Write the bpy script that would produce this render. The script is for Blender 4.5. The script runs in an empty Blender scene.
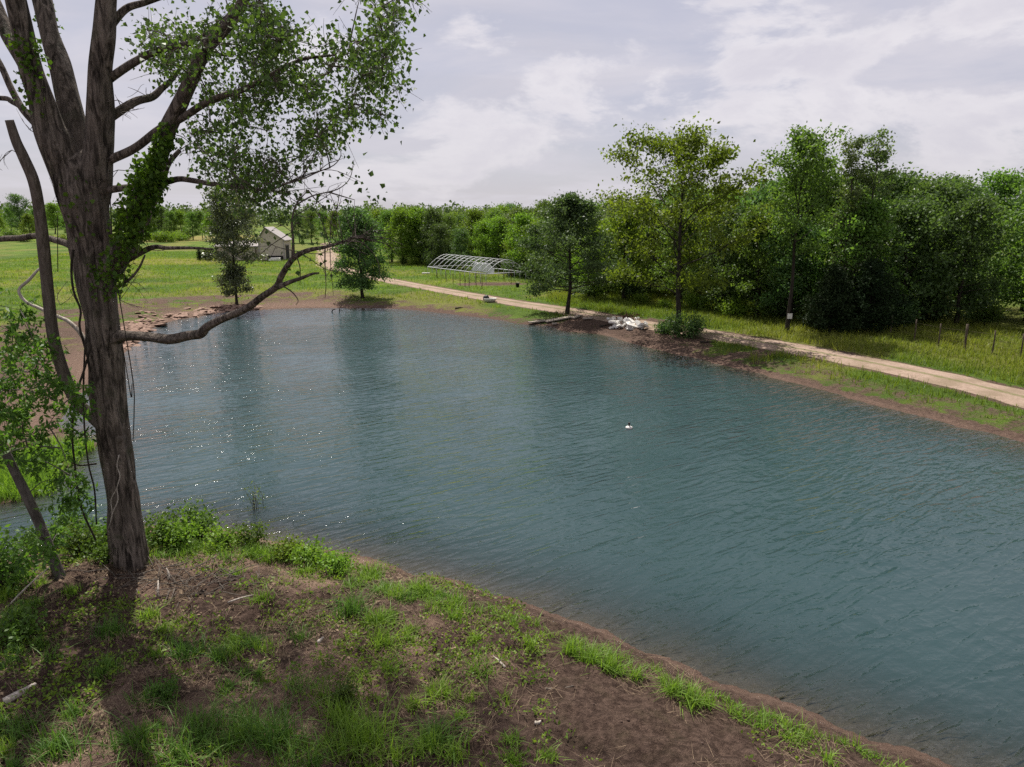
import bpy, math, random
import numpy as np
from math import radians, sin, cos, pi

S = bpy.context.scene
COL = S.collection
rng = np.random.default_rng(7)

# ------------------------------------------------------------------ camera maths
CAMZ = 7.0
F = 705.0
PITCH = radians(13.3)
CP, SP = cos(PITCH), sin(PITCH)

def ray(px, py):
    u = (px - 512) / F
    v = (383.5 - py) / F
    return np.array([u, v * SP + CP, v * CP - SP])

def at(px, py, Y):
    d = ray(px, py)
    t = Y / d[1]
    return np.array([0, 0, CAMZ]) + d * t

def flat(px, py, z=0.0):
    d = ray(px, py)
    t = (z - CAMZ) / d[2]
    return np.array([0, 0, CAMZ]) + d * t

def pxm(px, py, Y):            # metres per pixel there
    d = ray(px, py)
    return Y / d[1] / F

# ------------------------------------------------------------------ noise
def vnoise(x, y, seed=0):
    x = np.asarray(x, float); y = np.asarray(y, float)
    xi = np.floor(x).astype(np.int64); yi = np.floor(y).astype(np.int64)
    fx = x - xi; fy = y - yi
    fx = fx * fx * (3 - 2 * fx); fy = fy * fy * (3 - 2 * fy)
    def h(a, b):
        n = (a * 374761393 + b * 668265263 + seed * 974634777) & 0xFFFFFFFF
        n = ((n ^ (n >> 13)) * 1274126177) & 0xFFFFFFFF
        n = n ^ (n >> 16)
        return (n & 0xFFFF) / 65535.0
    return (h(xi, yi) * (1 - fx) + h(xi + 1, yi) * fx) * (1 - fy) + (h(xi, yi + 1) * (1 - fx) + h(xi + 1, yi + 1) * fx) * fy

def fbm(x, y, oct=4, seed=0):
    s = 0; a = 1; tot = 0
    x = np.asarray(x, float); y = np.asarray(y, float)
    for i in range(oct):
        s = s + a * vnoise(x, y, seed + i * 17); tot += a
        a *= .5; x = x * 2.03 + 3.1; y = y * 2.03 + 1.7
    return s / tot

def sst(a, b, x):
    t = np.clip((np.asarray(x, float) - a) / (b - a), 0, 1)
    return t * t * (3 - 2 * t)

# ------------------------------------------------------------------ the pond outline
SHORE_PX = [(948, 767), (863, 737), (790, 709), (723, 684), (660, 658), (600, 634), (545, 611), (500, 595), (430, 576),
            (380, 564), (330, 553), (290, 545), (250, 535), (200, 527), (150, 525), (100, 537), (50, 546), (0, 560), (-60, 572), (-150, 580),
            (-230, 560), (-150, 540), (-70, 520), (0, 505), (37, 496), (53, 483), (77, 457), (93, 447), (84, 440), (64, 432), (58, 418), (72, 402), (96, 378),
            (124, 353), (148, 331), (175, 320), (197, 317), (222, 312), (256, 310), (300, 308), (345, 308), (400, 309), (450, 314),
            (500, 320), (520, 324), (551, 326), (563, 331), (598, 334), (618, 339), (645, 347), (676, 354), (715, 363), (780, 379), (850, 398), (940, 421),
            (1024, 443), (1110, 470), (1210, 515), (1290, 600), (1280, 720), (1180, 800), (1060, 795)]
SHORE = np.array([flat(a, b)[:2] for a, b in SHORE_PX])
# gentle rounding
def closed_smooth(P, n=4):
    out = []
    N = len(P)
    for i in range(N):
        p0, p1, p2, p3 = P[i - 1], P[i], P[(i + 1) % N], P[(i + 2) % N]
        for k in range(n):
            t = k / n
            out.append(.5 * ((2 * p1) + (-p0 + p2) * t + (2 * p0 - 5 * p1 + 4 * p2 - p3) * t * t + (-p0 + 3 * p1 - 3 * p2 + p3) * t ** 3))
    return np.array(out)
SHORE = closed_smooth(SHORE, 3)

ROAD = None
def signed(x, y):
    x = np.asarray(x, float); y = np.asarray(y, float)
    shp = x.shape
    x = x.ravel(); y = y.ravel()
    d2 = np.full(x.shape, 1e12)
    inside = np.zeros(x.shape, bool)
    N = len(SHORE)
    for i in range(N):
        ax, ay = SHORE[i]; bx, by = SHORE[(i + 1) % N]
        ex, ey = bx - ax, by - ay
        l2 = ex * ex + ey * ey + 1e-9
        t = np.clip(((x - ax) * ex + (y - ay) * ey) / l2, 0, 1)
        d2 = np.minimum(d2, (x - ax - t * ex) ** 2 + (y - ay - t * ey) ** 2)
        c = ((ay > y) != (by > y))
        with np.errstate(divide='ignore', invalid='ignore'):
            xx = ax + (y - ay) / (by - ay if by != ay else 1e-9) * ex
        inside ^= c & (x < xx)
    d = np.sqrt(d2)
    return np.where(inside, -d, d).reshape(shp)

def near_mask(x, y):
    return sst(15.6, 14.6, y + 0.06 * x * 0) * sst(10.5, 9.0, x)

def height(x, y, sd=None):
    x = np.asarray(x, float); y = np.asarray(y, float)
    if sd is None:
        sd = signed(x, y)
    sdn = sd + (fbm(x * 1.3, y * 1.3, 3, 5) - .5) * .55 * sst(60, 25, np.hypot(x, y))
    nm = near_mask(x, y)
    far = .55 * (1 - np.exp(-np.maximum(sdn, 0) / 2.6)) + .25 * sst(6, 40, sdn)
    near = 1.15 * (1 - np.exp(-np.maximum(sdn, 0) / 2.6))
    out = far * (1 - nm) + near * nm
    fine = (fbm(x * 1.1, y * 1.1, 4, 11) - .5) * .30 + (fbm(x * 4.2, y * 4.2, 4, 23) - .5) * .20
    rough = (fbm(x * .35, y * .35, 3, 31) - .5) * .25
    rb = sst(1.3, 2.6, line_dist(x, y, ROAD)) if ROAD is not None else 1.0
    out = out + sst(.1, 1.5, sdn) * (fine * nm + rough * (1 - nm) * rb)
    # a swell of land in the distant field
    out = out + 1.0 * sst(90, 190, y) * sst(40, -30, x) + .6 * sst(200, 420, y)
    deep = -np.minimum(2.4, .13 * np.maximum(-sdn, 0) + .05 * np.maximum(-sdn, 0) ** 1.6)
    return np.where(sdn > 0, np.maximum(out, .01), deep)

def gz(x, y):
    return float(height(np.array([x]), np.array([y]))[0])

def ground(px, py):
    z = .6
    for _ in range(8):
        p = flat(px, py, z)
        z = .5 * z + .5 * gz(p[0], p[1])
    p = flat(px, py, z)
    p[2] = gz(p[0], p[1])
    return p

# ------------------------------------------------------------------ road
ROAD_PX = [(1330, 480), (1180, 432), (1100, 410), (1024, 391), (940, 372), (860, 356), (790, 343), (715, 330.5), (670, 323.5), (629, 317), (580, 309), (520, 300.5), (480, 294.5),
           (440, 288), (400, 281.5), (370, 276), (345, 270), (330, 263), (326, 256)]
def polyline_smooth(P, n=6):
    P = [np.asarray(p, float) for p in P]
    out = []
    for i in range(len(P) - 1):
        p0 = P[i - 1] if i else 2 * P[0] - P[1]
        p1, p2 = P[i], P[i + 1]
        p3 = P[i + 2] if i + 2 < len(P) else 2 * P[-1] - P[-2]
        for k in range(n):
            t = k / n
            out.append(.5 * ((2 * p1) + (-p0 + p2) * t + (2 * p0 - 5 * p1 + 4 * p2 - p3) * t * t + (-p0 + 3 * p1 - 3 * p2 + p3) * t ** 3))
    out.append(P[-1])
    return np.array(out)
ROAD = polyline_smooth([flat(a, b, .7)[:2] for a, b in ROAD_PX], 8)

def line_dist(x, y, L):
    x = np.asarray(x, float); y = np.asarray(y, float)
    d2 = np.full(x.shape, 1e12)
    for i in range(len(L) - 1):
        ax, ay = L[i][:2]; bx, by = L[i + 1][:2]
        ex, ey = bx - ax, by - ay
        t = np.clip(((x - ax) * ex + (y - ay) * ey) / (ex * ex + ey * ey + 1e-9), 0, 1)
        d2 = np.minimum(d2, (x - ax - t * ex) ** 2 + (y - ay - t * ey) ** 2)
    return np.sqrt(d2)

def blob(x, y, px, py, rx, ry, z=.6):
    c = flat(px, py, z)
    return np.exp(-(((x - c[0]) / rx) ** 2 + ((y - c[1]) / ry) ** 2))

# zones: dirt, pale soil, dry grass
def zones(x, y, sd=None):
    if sd is None:
        sd = signed(x, y)
    nm = near_mask(x, y)
    n1 = fbm(x * .25, y * .25, 4, 41)
    n2 = fbm(x * .9, y * .9, 4, 43)
    right = sst(2, 12, x)
    left = sst(-8, -16, x)
    w = .8 + .45 * right + 1.2 * left + (n1 - .5) * 1.8
    dirt = np.maximum(sst(w * .6 + .3, w * .6 - .4, sd) * (.62 + .38 * sst(.8, .2, sd)), .46 * sst(w + 1.9, w + .8, sd))
    dirt = np.maximum(dirt, .95 * sst(.45, .7, blob(x, y, 620, 326, 4.5, 3.6) + blob(x, y, 585, 320, 4.5, 3) + blob(x, y, 690, 338, 1.6, 2.0) + (n2 - .5) * .5))
    dirt = np.maximum(dirt, .9 * sst(.4, .7, blob(x, y, 750, 348, 2.2, .9) + (n2 - .5) * .5))
    dirt = np.maximum(dirt, .85 * sst(.3, .8, blob(x, y, 490, 284, 5, 2.5) + (n2 - .5) * .3))
    dirt = np.where((dirt > .86) & (blob(x, y, 725, 348, 7, 6) > .5), np.maximum(.5, dirt - .3 * sst(.6, 1.4, sd)), dirt)
    # trampled ground on the left bank
    lb = sst(26, 34, y) * sst(-9, -17, x) * sst(11.5, 7.0, sd + (n1 - .5) * 6)
    dirt = np.maximum(dirt, lb * np.clip(.60 + 1.1 * (n2 - .5), 0, .8))
    dirt = np.maximum(dirt, sst(-9, -14, x) * sst(17, 20, y) * sst(10, 5, sd) * sst(41, 33, y) * .9)
    dirt = np.maximum(dirt, sst(1.7, 1.1, line_dist(x, y, ROAD)) * .7)
    neard = .98 + (n2 - .5) * 1.2
    neard = neard + .4 * sst(-1.5, 2.5, x) + .5 * sst(.9, .2, sd)
    dirt = np.where(nm > .5, np.clip(neard, 0, 1), dirt)
    tan = .6 * sst(.4, .05, sd) * (1 - nm) * sst(-3, 8, x) + sst(-9, -13, x) * sst(18, 24, y) * sst(4, .5, sd) * .6
    tan = np.maximum(tan, nm * .5 * sst(.3, .05, sd))
    tan = np.maximum(tan, nm * sst(.54, .66, fbm(x * .8 + 7, y * .8, 4, 53)) * sst(1.5, -2, x))
    tan = np.maximum(tan, .14 * (1 - nm) * sst(.9, .4, blob(x, y, 600, 323, 6, 4)))
    dry = .55 * sst(.45, .7, n1) * sst(20, 30, y)
    dry = np.maximum(dry, .50 * sst(0, 8, x) * sst(1.2, 4, line_dist(x, y, ROAD)) * sst(6, 9, sd) * sst(60, 40, y))
    dry = np.maximum(dry, sst(.35, .6, blob(x, y, 205, 241, 14, 30, 1.0)))
    dry = np.maximum(dry, .8 * sst(.4, .6, blob(x, y, 165, 262, 12, 8, .8)))
    return np.clip(dirt, 0, 1), np.clip(tan, 0, 1), np.clip(dry, 0, 1)

# ------------------------------------------------------------------ object helpers
def link(o, parent=None):
    COL.objects.link(o)
    if parent is not None:
        o.parent = parent
    return o

def tag(o, label=None, cat=None, group=None, kind=None):
    if label: o['label'] = label
    if cat: o['category'] = cat
    if group: o['group'] = group
    if kind: o['kind'] = kind
    return o

def empty(name, loc, rz=0, sc=1.0):
    o = bpy.data.objects.new(name, None)
    o.empty_display_size = .3
    o.location = [float(c) for c in loc]
    o.rotation_euler = (0, 0, rz)
    o.scale = (sc, sc, sc) if np.isscalar(sc) else sc
    return link(o)

def copy_tree(o, parent=None):
    c = o.copy()
    COL.objects.link(c)
    if parent is not None:
        c.parent = parent
    for ch in list(o.children):
        copy_tree(ch, c)
    return c

def mesh_np(name, V, Fc, mat, smooth=False, attrs=None):
    V = np.ascontiguousarray(V, np.float32)
    Fc = np.ascontiguousarray(Fc, np.int32)
    me = bpy.data.meshes.new(name)
    me.vertices.add(len(V)); me.vertices.foreach_set('co', V.ravel())
    k = Fc.shape[1]
    me.loops.add(Fc.size); me.loops.foreach_set('vertex_index', Fc.ravel())
    me.polygons.add(len(Fc)); me.polygons.foreach_set('loop_start', np.arange(0, Fc.size, k, dtype=np.int32))
    me.polygons.foreach_set('loop_total', np.full(len(Fc), k, np.int32))
    if smooth:
        me.polygons.foreach_set('use_smooth', np.ones(len(Fc), bool))
    for an, arr in (attrs or {}).items():
        a = me.attributes.new(an, 'FLOAT', 'POINT')
        a.data.foreach_set('value', np.ascontiguousarray(arr, np.float32))
    me.materials.append(mat)
    me.update(calc_edges=True)
    me.validate()
    return me

def obj(name, me, parent=None):
    return link(bpy.data.objects.new(name, me), parent)

class MB:
    """collects tubes, boxes and prisms of one mesh (quads only, caps as degenerate-free quads)"""
    def __init__(s):
        s.v = []; s.f = []; s.n = 0
    def add(s, V, Fc):
        s.v.append(np.asarray(V, float)); s.f += [tuple(int(i) + s.n for i in q) for q in Fc]; s.n += len(V)
    def tube(s, P, R, sides=8, smooth_n=0, bump=0.0, seed=0, cap=True):
        P = np.asarray(P, float); R = np.asarray(R, float)
        if smooth_n:
            PR = polyline_smooth(np.c_[P, R], smooth_n); P = PR[:, :3]; R = np.maximum(PR[:, 3], .0008)
        n = len(P)
        T = np.gradient(P, axis=0); T /= np.linalg.norm(T, axis=1)[:, None] + 1e-9
        a = np.array([0, 0, 1.]) if abs(T[0][2]) < .9 else np.array([1., 0, 0])
        N = np.cross(T[0], a); N /= np.linalg.norm(N)
        V = []
        ang = np.arange(sides) * 2 * pi / sides
        L = np.r_[0, np.cumsum(np.linalg.norm(np.diff(P, axis=0), axis=1))]
        for i in range(n):
            N = N - T[i] * np.dot(N, T[i]); N /= np.linalg.norm(N) + 1e-9
            B = np.cross(T[i], N)
            r = R[i]
            if bump:
                r = r * (1 + bump * (2 * vnoise(ang / (2 * pi) * 9 * max(1, round(sides / 16)) + seed, np.full(sides, L[i] * 1.1), seed) - 1)
                         + bump * 1.2 * (2 * vnoise(ang * 1.2 + seed, np.full(sides, L[i] * 1.6), seed + 3) - 1))
                r = np.asarray(r)[:, None]
            V.append(P[i] + (np.cos(ang)[:, None] * N + np.sin(ang)[:, None] * B) * r)
        V = np.concatenate(V)
        Fc = []
        for i in range(n - 1):
            for j in range(sides):
                k = (j + 1) % sides
                Fc.append((i * sides + j, i * sides + k, (i + 1) * sides + k, (i + 1) * sides + j))
        if cap:
            Fc.append(tuple(range(sides))[::-1]); Fc.append(tuple((n - 1) * sides + j for j in range(sides)))
        s.add(V, Fc)
        return s
    def box(s, c, size, rz=0, tilt=0, jit=0, rg=None):
        sx, sy, sz = [a / 2 for a in size]
        V = np.array([[x, y, z] for z in (-sz, sz) for y in (-sy, sy) for x in (-sx, sx)])
        if jit and rg is not None:
            V = V * (1 + rg.uniform(-jit, jit, V.shape))
        ct, st = cos(tilt), sin(tilt)
        V = V @ np.array([[ct, 0, -st], [0, 1, 0], [st, 0, ct]])
        c0, s0 = cos(rz), sin(rz)
        V = V @ np.array([[c0, s0, 0], [-s0, c0, 0], [0, 0, 1]])
        s.add(V + np.asarray(c, float), [(0, 2, 3, 1), (4, 5, 7, 6), (0, 1, 5, 4), (2, 6, 7, 3), (0, 4, 6, 2), (1, 3, 7, 5)])
        return s
    def prism(s, poly, d):       # poly: list of 3d points, d: extrusion vector
        P = np.asarray(poly, float); n = len(P)
        s.add(np.r_[P, P + np.asarray(d, float)], [tuple(range(n))[::-1], tuple(range(n, 2 * n))] + [(i, (i + 1) % n, n + (i + 1) % n, n + i) for i in range(n)])
        return s
    def lathe(s, prof, sides=16, c=(0, 0, 0)):
        ang = np.arange(sides) * 2 * pi / sides
        V = np.concatenate([np.c_[r * np.cos(ang), r * np.sin(ang), np.full(sides, z)] for r, z in prof]) + np.asarray(c, float)
        n = len(prof)
        Fc = [(i * sides + j, i * sides + (j + 1) % sides, (i + 1) * sides + (j + 1) % sides, (i + 1) * sides + j) for i in range(n - 1) for j in range(sides)]
        Fc += [tuple(range(sides))[::-1], tuple((n - 1) * sides + j for j in range(sides))]
        s.add(V, Fc)
        return s
    def build(s, name, mat, parent=None, smooth=True, bevel=0):
        me = bpy.data.meshes.new(name)
        me.from_pydata(np.concatenate(s.v).tolist(), [], s.f)
        me.materials.append(mat)
        if smooth:
            me.polygons.foreach_set('use_smooth', np.ones(len(me.polygons), bool))
        me.update()
        o = obj(name, me, parent)
        if bevel:
            m = o.modifiers.new('bevel', 'BEVEL'); m.width = bevel; m.segments = 2
        return o

def unit(v):
    return v / (np.linalg.norm(v, axis=-1, keepdims=True) + 1e-9)

def leaf_arrays(P, L, W, rg, droop=.3, upn=.6, wide=.45):
    """one folded-diamond quad per leaf"""
    n = len(P)
    d = rg.normal(size=(n, 3)); d[:, 2] -= droop; d = unit(d)
    nr = rg.normal(size=(n, 3)); nr[:, 2] += upn
    s = unit(np.cross(d, nr))
    nn = np.cross(s, d)
    L = np.asarray(L).reshape(-1, 1) * np.ones((n, 1)); W = np.asarray(W).reshape(-1, 1) * np.ones((n, 1))
    fold = nn * W * .22
    V = np.stack([P, P + d * L * wide + s * W * .5 + fold, P + d * L, P + d * L * wide - s * W * .5 + fold], 1)
    Fc = np.arange(n * 4).reshape(n, 4)
    return V.reshape(-1, 3), Fc

def leaf_mesh(name, P, L, W, mat, rg, tint=None, **kw):
    V, Fc = leaf_arrays(P, L, W, rg, **kw)
    if tint is None:
        tint = rg.uniform(0, 1, len(P))
    return mesh_np(name, V, Fc, mat, attrs={'tint': np.repeat(tint, 4)})

def blades_arrays(P, H, W, rg, lean=.5, segs=3, az=None):
    """curved grass blades; P base points"""
    n = len(P)
    az = rg.uniform(0, 2 * pi, n) if az is None else az
    ln = np.abs(rg.normal(0, lean, n)) + .1
    dirv = np.c_[np.cos(az), np.sin(az), np.zeros(n)]
    face = az + pi / 2 + rg.normal(0, .5, n)
    side = np.c_[np.cos(face), np.sin(face), np.zeros(n)]
    H = np.asarray(H).reshape(-1, 1) * np.ones((n, 1)); W = np.asarray(W).reshape(-1, 1) * np.ones((n, 1))
    rows = []
    for k in range(segs + 1):
        t = k / segs
        c = P + np.array([0, 0, 1.]) * H * (t - .35 * ln[:, None] * t * t) + dirv * H * ln[:, None] * t ** 1.8
        w = W * (1 - t) ** .7 * .5 + (.0006 if k == segs else 0)
        rows += [c - side * w, c + side * w]
    V = np.stack(rows, 1)
    m = 2 * (segs + 1)
    base = np.arange(n)[:, None] * m
    Fc = np.concatenate([base + np.array([2 * k, 2 * k + 1, 2 * k + 3, 2 * k + 2]) for k in range(segs)])
    return V.reshape(-1, 3), Fc, m

# ------------------------------------------------------------------ materials
def newmat(name):
    m = bpy.data.materials.new(name); m.use_nodes = True
    nt = m.node_tree; nt.nodes.clear()
    out = nt.nodes.new('ShaderNodeOutputMaterial')
    return m, nt, nt.nodes, nt.links, out

def N_(nt, typ, **kw):
    n = nt.nodes.new(typ)
    for k, v in kw.items():
        setattr(n, k, v)
    return n

def noise(nt, vec, scale, detail=4, rough=.55, dist=0):
    n = nt.nodes.new('ShaderNodeTexNoise')
    n.inputs['Scale'].default_value = scale; n.inputs['Detail'].default_value = detail
    n.inputs['Roughness'].default_value = rough; n.inputs['Distortion'].default_value = dist
    if vec is not None: nt.links.new(vec, n.inputs['Vector'])
    return n.outputs['Fac']

def ramp(nt, fac, a, b):
    n = nt.nodes.new('ShaderNodeMapRange'); n.interpolation_type = 'SMOOTHSTEP'
    nt.links.new(fac, n.inputs['Value'])
    n.inputs['From Min'].default_value = a; n.inputs['From Max'].default_value = b
    return n.outputs['Result']

def mixc(nt, fac, a, b, mode='MIX'):
    n = nt.nodes.new('ShaderNodeMix'); n.data_type = 'RGBA'; n.blend_type = mode
    for s, v in ((n.inputs[0], fac), (n.inputs[6], a), (n.inputs[7], b)):
        if isinstance(v, (int, float)): s.default_value = v
        elif isinstance(v, (tuple, list)): s.default_value = (*v, 1) if len(v) == 3 else v
        else: nt.links.new(v, s)
    return n.outputs[2]

def math_(nt, op, a, b=None, c=None):
    n = nt.nodes.new('ShaderNodeMath'); n.operation = op
    for i, v in enumerate((a, b, c)):
        if v is None: continue
        if isinstance(v, (int, float)): n.inputs[i].default_value = v
        else: nt.links.new(v, n.inputs[i])
    return n.outputs[0]

def attr(nt, name):
    n = nt.nodes.new('ShaderNodeAttribute'); n.attribute_name = name
    return n.outputs['Fac']

def coords(nt, which='Object', scale=None):
    n = nt.nodes.new('ShaderNodeTexCoord')
    v = n.outputs[which]
    if scale:
        m = nt.nodes.new('ShaderNodeMapping'); m.inputs['Scale'].default_value = scale
        nt.links.new(v, m.inputs['Vector']); v = m.outputs['Vector']
    return v

def bump(nt, hgt, strength=.5, dist=.05):
    n = nt.nodes.new('ShaderNodeBump'); n.inputs['Strength'].default_value = strength; n.inputs['Distance'].default_value = dist
    nt.links.new(hgt, n.inputs['Height'])
    return n.outputs['Normal']

def principled(nt, col, rough=.8, spec=.3, normal=None, metal=0):
    p = nt.nodes.new('ShaderNodeBsdfPrincipled')
    if isinstance(col, (tuple, list)): p.inputs['Base Color'].default_value = (*col, 1)
    else: nt.links.new(col, p.inputs['Base Color'])
    if isinstance(rough, (int, float)): p.inputs['Roughness'].default_value = rough
    else: nt.links.new(rough, p.inputs['Roughness'])
    p.inputs['Specular IOR Level'].default_value = spec
    p.inputs['Metallic'].default_value = metal
    if normal is not None: nt.links.new(normal, p.inputs['Normal'])
    return p

def leaf_mat(name, a, b, trans=.4, tcol=None, rough=.5, spec=.2):
    m, nt, nd, lk, out = newmat(name)
    t = attr(nt, 'tint')
    col = mixc(nt, t, a, b)
    oi = nd.new('ShaderNodeObjectInfo')
    hsv = nd.new('ShaderNodeHueSaturation')
    lk.new(col, hsv.inputs['Color'])
    lk.new(math_(nt, 'MULTIPLY_ADD', oi.outputs['Random'], .035, .482), hsv.inputs['Hue'])
    lk.new(math_(nt, 'MULTIPLY_ADD', oi.outputs['Random'], .5, .75), hsv.inputs['Value'])
    p = principled(nt, hsv.outputs['Color'], rough, spec)
    tr = nd.new('ShaderNodeBsdfTranslucent')
    tc = mixc(nt, 1.0, hsv.outputs['Color'], tcol or (1.5, 1.55, .7), 'MULTIPLY')
    lk.new(tc, tr.inputs['Color'])
    mx = nd.new('ShaderNodeMixShader'); mx.inputs[0].default_value = trans
    lk.new(p.outputs[0], mx.inputs[1]); lk.new(tr.outputs[0], mx.inputs[2])
    lk.new(mx.outputs[0], out.inputs[0])
    return m

def bark_mat(name, a, b, vscale=(14, 14, 2.2), bs=.6, moss=None):
    m, nt, nd, lk, out = newmat(name)
    v = coords(nt, 'Object', vscale)
    n1 = noise(nt, v, 1.0, 6, .65, .6)
    v2 = coords(nt, 'Object')
    n2 = noise(nt, v2, 1.3, 4)
    col = mixc(nt, ramp(nt, n1, .36, .66), a, b)
    col = mixc(nt, ramp(nt, n2, .4, .8), col, tuple(c * .62 for c in b))
    if moss:
        col = mixc(nt, math_(nt, 'MULTIPLY', ramp(nt, noise(nt, v2, 2.4, 5), .55, .75), .6), col, moss)
    p = principled(nt, col, .95, .15, bump(nt, n1, bs, .10))
    lk.new(p.outputs[0], out.inputs[0])
    return m

def plain_mat(name, a, b=None, rough=.7, spec=.3, scale=6, bs=.15, metal=0):
    m, nt, nd, lk, out = newmat(name)
    v = coords(nt, 'Object')
    n = noise(nt, v, scale, 5, .6)
    col = mixc(nt, ramp(nt, n, .35, .7), a, b or tuple(c * .7 for c in a))
    p = principled(nt, col, rough, spec, bump(nt, n, bs, .02), metal)
    lk.new(p.outputs[0], out.inputs[0])
    return m

# ground
def ground_mat():
    m, nt, nd, lk, out = newmat('ground')
    v = coords(nt, 'Object')
    nb = noise(nt, v, .35, 5, .6)
    nm = noise(nt, v, 1.7, 6, .62)
    nf = noise(nt, v, 9, 6, .7)
    nff = noise(nt, v, 38, 5, .75)
    nvf = noise(nt, v, 120, 3, .7)
    g = mixc(nt, ramp(nt, nb, .35, .65), (.060, .105, .016), (.105, .165, .022))
    g = mixc(nt, math_(nt, 'MULTIPLY', ramp(nt, nm, .45, .7), .6), g, (.045, .075, .015))
    nL = noise(nt, coords(nt, 'Object', (.06, .2, 1)), 1, 5, .6)
    g = mixc(nt, math_(nt, 'MULTIPLY', ramp(nt, nL, .47, .62), .55), g, (.050, .085, .014))
    g = mixc(nt, math_(nt, 'MULTIPLY', ramp(nt, nL, .45, .32), .5), g, (.150, .175, .028))
    g = mixc(nt, math_(nt, 'MULTIPLY', attr(nt, 'dry'), math_(nt, 'MULTIPLY_ADD', nf, .9, .35)), g, (.225, .180, .060))
    soil = mixc(nt, ramp(nt, nf, .35, .68), (.054, .034, .026), (.165, .110, .084))
    soil = mixc(nt, math_(nt, 'MULTIPLY', ramp(nt, nvf, .5, .62), .5), soil, (.035, .022, .017))
    soil = mixc(nt, math_(nt, 'MULTIPLY', ramp(nt, nff, .56, .72), .55), soil, (.20, .145, .11))
    soil = mixc(nt, math_(nt, 'MULTIPLY', ramp(nt, nm, .5, .72), .35), soil, (.055, .05, .022))
    soil = mixc(nt, math_(nt, 'MULTIPLY', attr(nt, 'tan'), math_(nt, 'MULTIPLY_ADD', nf, .8, .4)), soil, (.30, .20, .15))
    d = math_(nt, 'ADD', attr(nt, 'dirt'), math_(nt, 'MULTIPLY', math_(nt, 'SUBTRACT', nm, .5), 1.1))
    d = math_(nt, 'ADD', d, math_(nt, 'MULTIPLY', math_(nt, 'SUBTRACT', nf, .5), .5))
    col = mixc(nt, ramp(nt, d, .32, .62), g, soil)
    # wet margin at the water line
    geo = nd.new('ShaderNodeNewGeometry'); sep = nd.new('ShaderNodeSeparateXYZ')
    lk.new(geo.outputs['Position'], sep.inputs[0])
    wet = ramp(nt, sep.outputs['Z'], .10, .0)
    col = mixc(nt, math_(nt, 'MULTIPLY', wet, .45), col, (.10, .065, .05))
    h = math_(nt, 'ADD', math_(nt, 'MULTIPLY', nf, .8), math_(nt, 'MULTIPLY', nff, .6))
    p = principled(nt, col, .95, .1, bump(nt, h, 1.0, .13))
    lk.new(p.outputs[0], out.inputs[0])
    return m

def water_mat():
    m, nt, nd, lk, out = newmat('pond_water')
    tc = nd.new('ShaderNodeTexCoord')
    def wv(scale, rot, detail, rough, dist=.0):
        mp = nd.new('ShaderNodeMapping'); mp.vector_type = 'TEXTURE'
        mp.inputs['Scale'].default_value = tuple(1 / c for c in scale); mp.inputs['Rotation'].default_value = (0, 0, radians(rot))
        lk.new(tc.outputs['Object'], mp.inputs['Vector'])
        return noise(nt, mp.outputs['Vector'], 1, detail, rough, dist)
    w0 = wv((.22, .75, 1), 28, 2, .5, .2)
    w1 = wv((.75, 2.9, 1), 34, 2, .5, .35)
    w1 = math_(nt, 'SUBTRACT', 1.0, math_(nt, 'ABSOLUTE', math_(nt, 'MULTIPLY_ADD', w1, 2.0, -1.0)))
    w1 = math_(nt, 'POWER', w1, 2.0)
    w2 = wv((1.4, 4.2, 1), 4, 3, .6, .2)
    w2b = wv((1.3, 3.4, 1), -58, 2, .5, .2)
    w3 = wv((5, 9, 1), 20, 3, .65)
    gust = ramp(nt, wv((.10, .16, 1), 10, 3, .55), .30, .68)
    h = math_(nt, 'ADD', math_(nt, 'MULTIPLY', w1, .25), math_(nt, 'MULTIPLY', w2, .16))
    h = math_(nt, 'ADD', h, math_(nt, 'MULTIPLY', w0, .22))
    h = math_(nt, 'ADD', h, math_(nt, 'MULTIPLY', w2b, .14))
    h = math_(nt, 'ADD', h, math_(nt, 'MULTIPLY', w3, .07))
    h = math_(nt, 'MULTIPLY', h, math_(nt, 'MULTIPLY_ADD', gust, .70, .42))
    nrm = bump(nt, h, 1.0, WAVE)
    deep = attr(nt, 'depth')
    cl = math_(nt, 'SUBTRACT', 1.0, math_(nt, 'POWER', 2.718, math_(nt, 'MULTIPLY', deep, -3.6)))
    df = nd.new('ShaderNodeBsdfDiffuse')
    big = noise(nt, tc.outputs['Object'], .12, 3)
    lk.new(mixc(nt, ramp(nt, big, .35, .65), (.022, .046, .0495), (.027, .053, .056)), df.inputs['Color'])
    tp = nd.new('ShaderNodeBsdfTransparent'); tp.inputs['Color'].default_value = (.80, .92, .90, 1)
    mx = nd.new('ShaderNodeMixShader')
    lk.new(cl, mx.inputs[0]); lk.new(tp.outputs[0], mx.inputs[1]); lk.new(df.outputs[0], mx.inputs[2])
    gl = nd.new('ShaderNodeBsdfGlossy'); gl.inputs['Roughness'].default_value = .035; gl.inputs['Color'].default_value = (.95, .97, 1, 1)
    lk.new(nrm, gl.inputs['Normal'])
    fr = nd.new('ShaderNodeFresnel'); fr.inputs['IOR'].default_value = 1.34
    lk.new(nrm, fr.inputs['Normal'])
    m2 = nd.new('ShaderNodeMixShader')
    lk.new(fr.outputs[0], m2.inputs[0]); lk.new(mx.outputs[0], m2.inputs[1]); lk.new(gl.outputs[0], m2.inputs[2])
    lk.new(m2.outputs[0], out.inputs[0])
    return m
WAVE = .185

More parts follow.
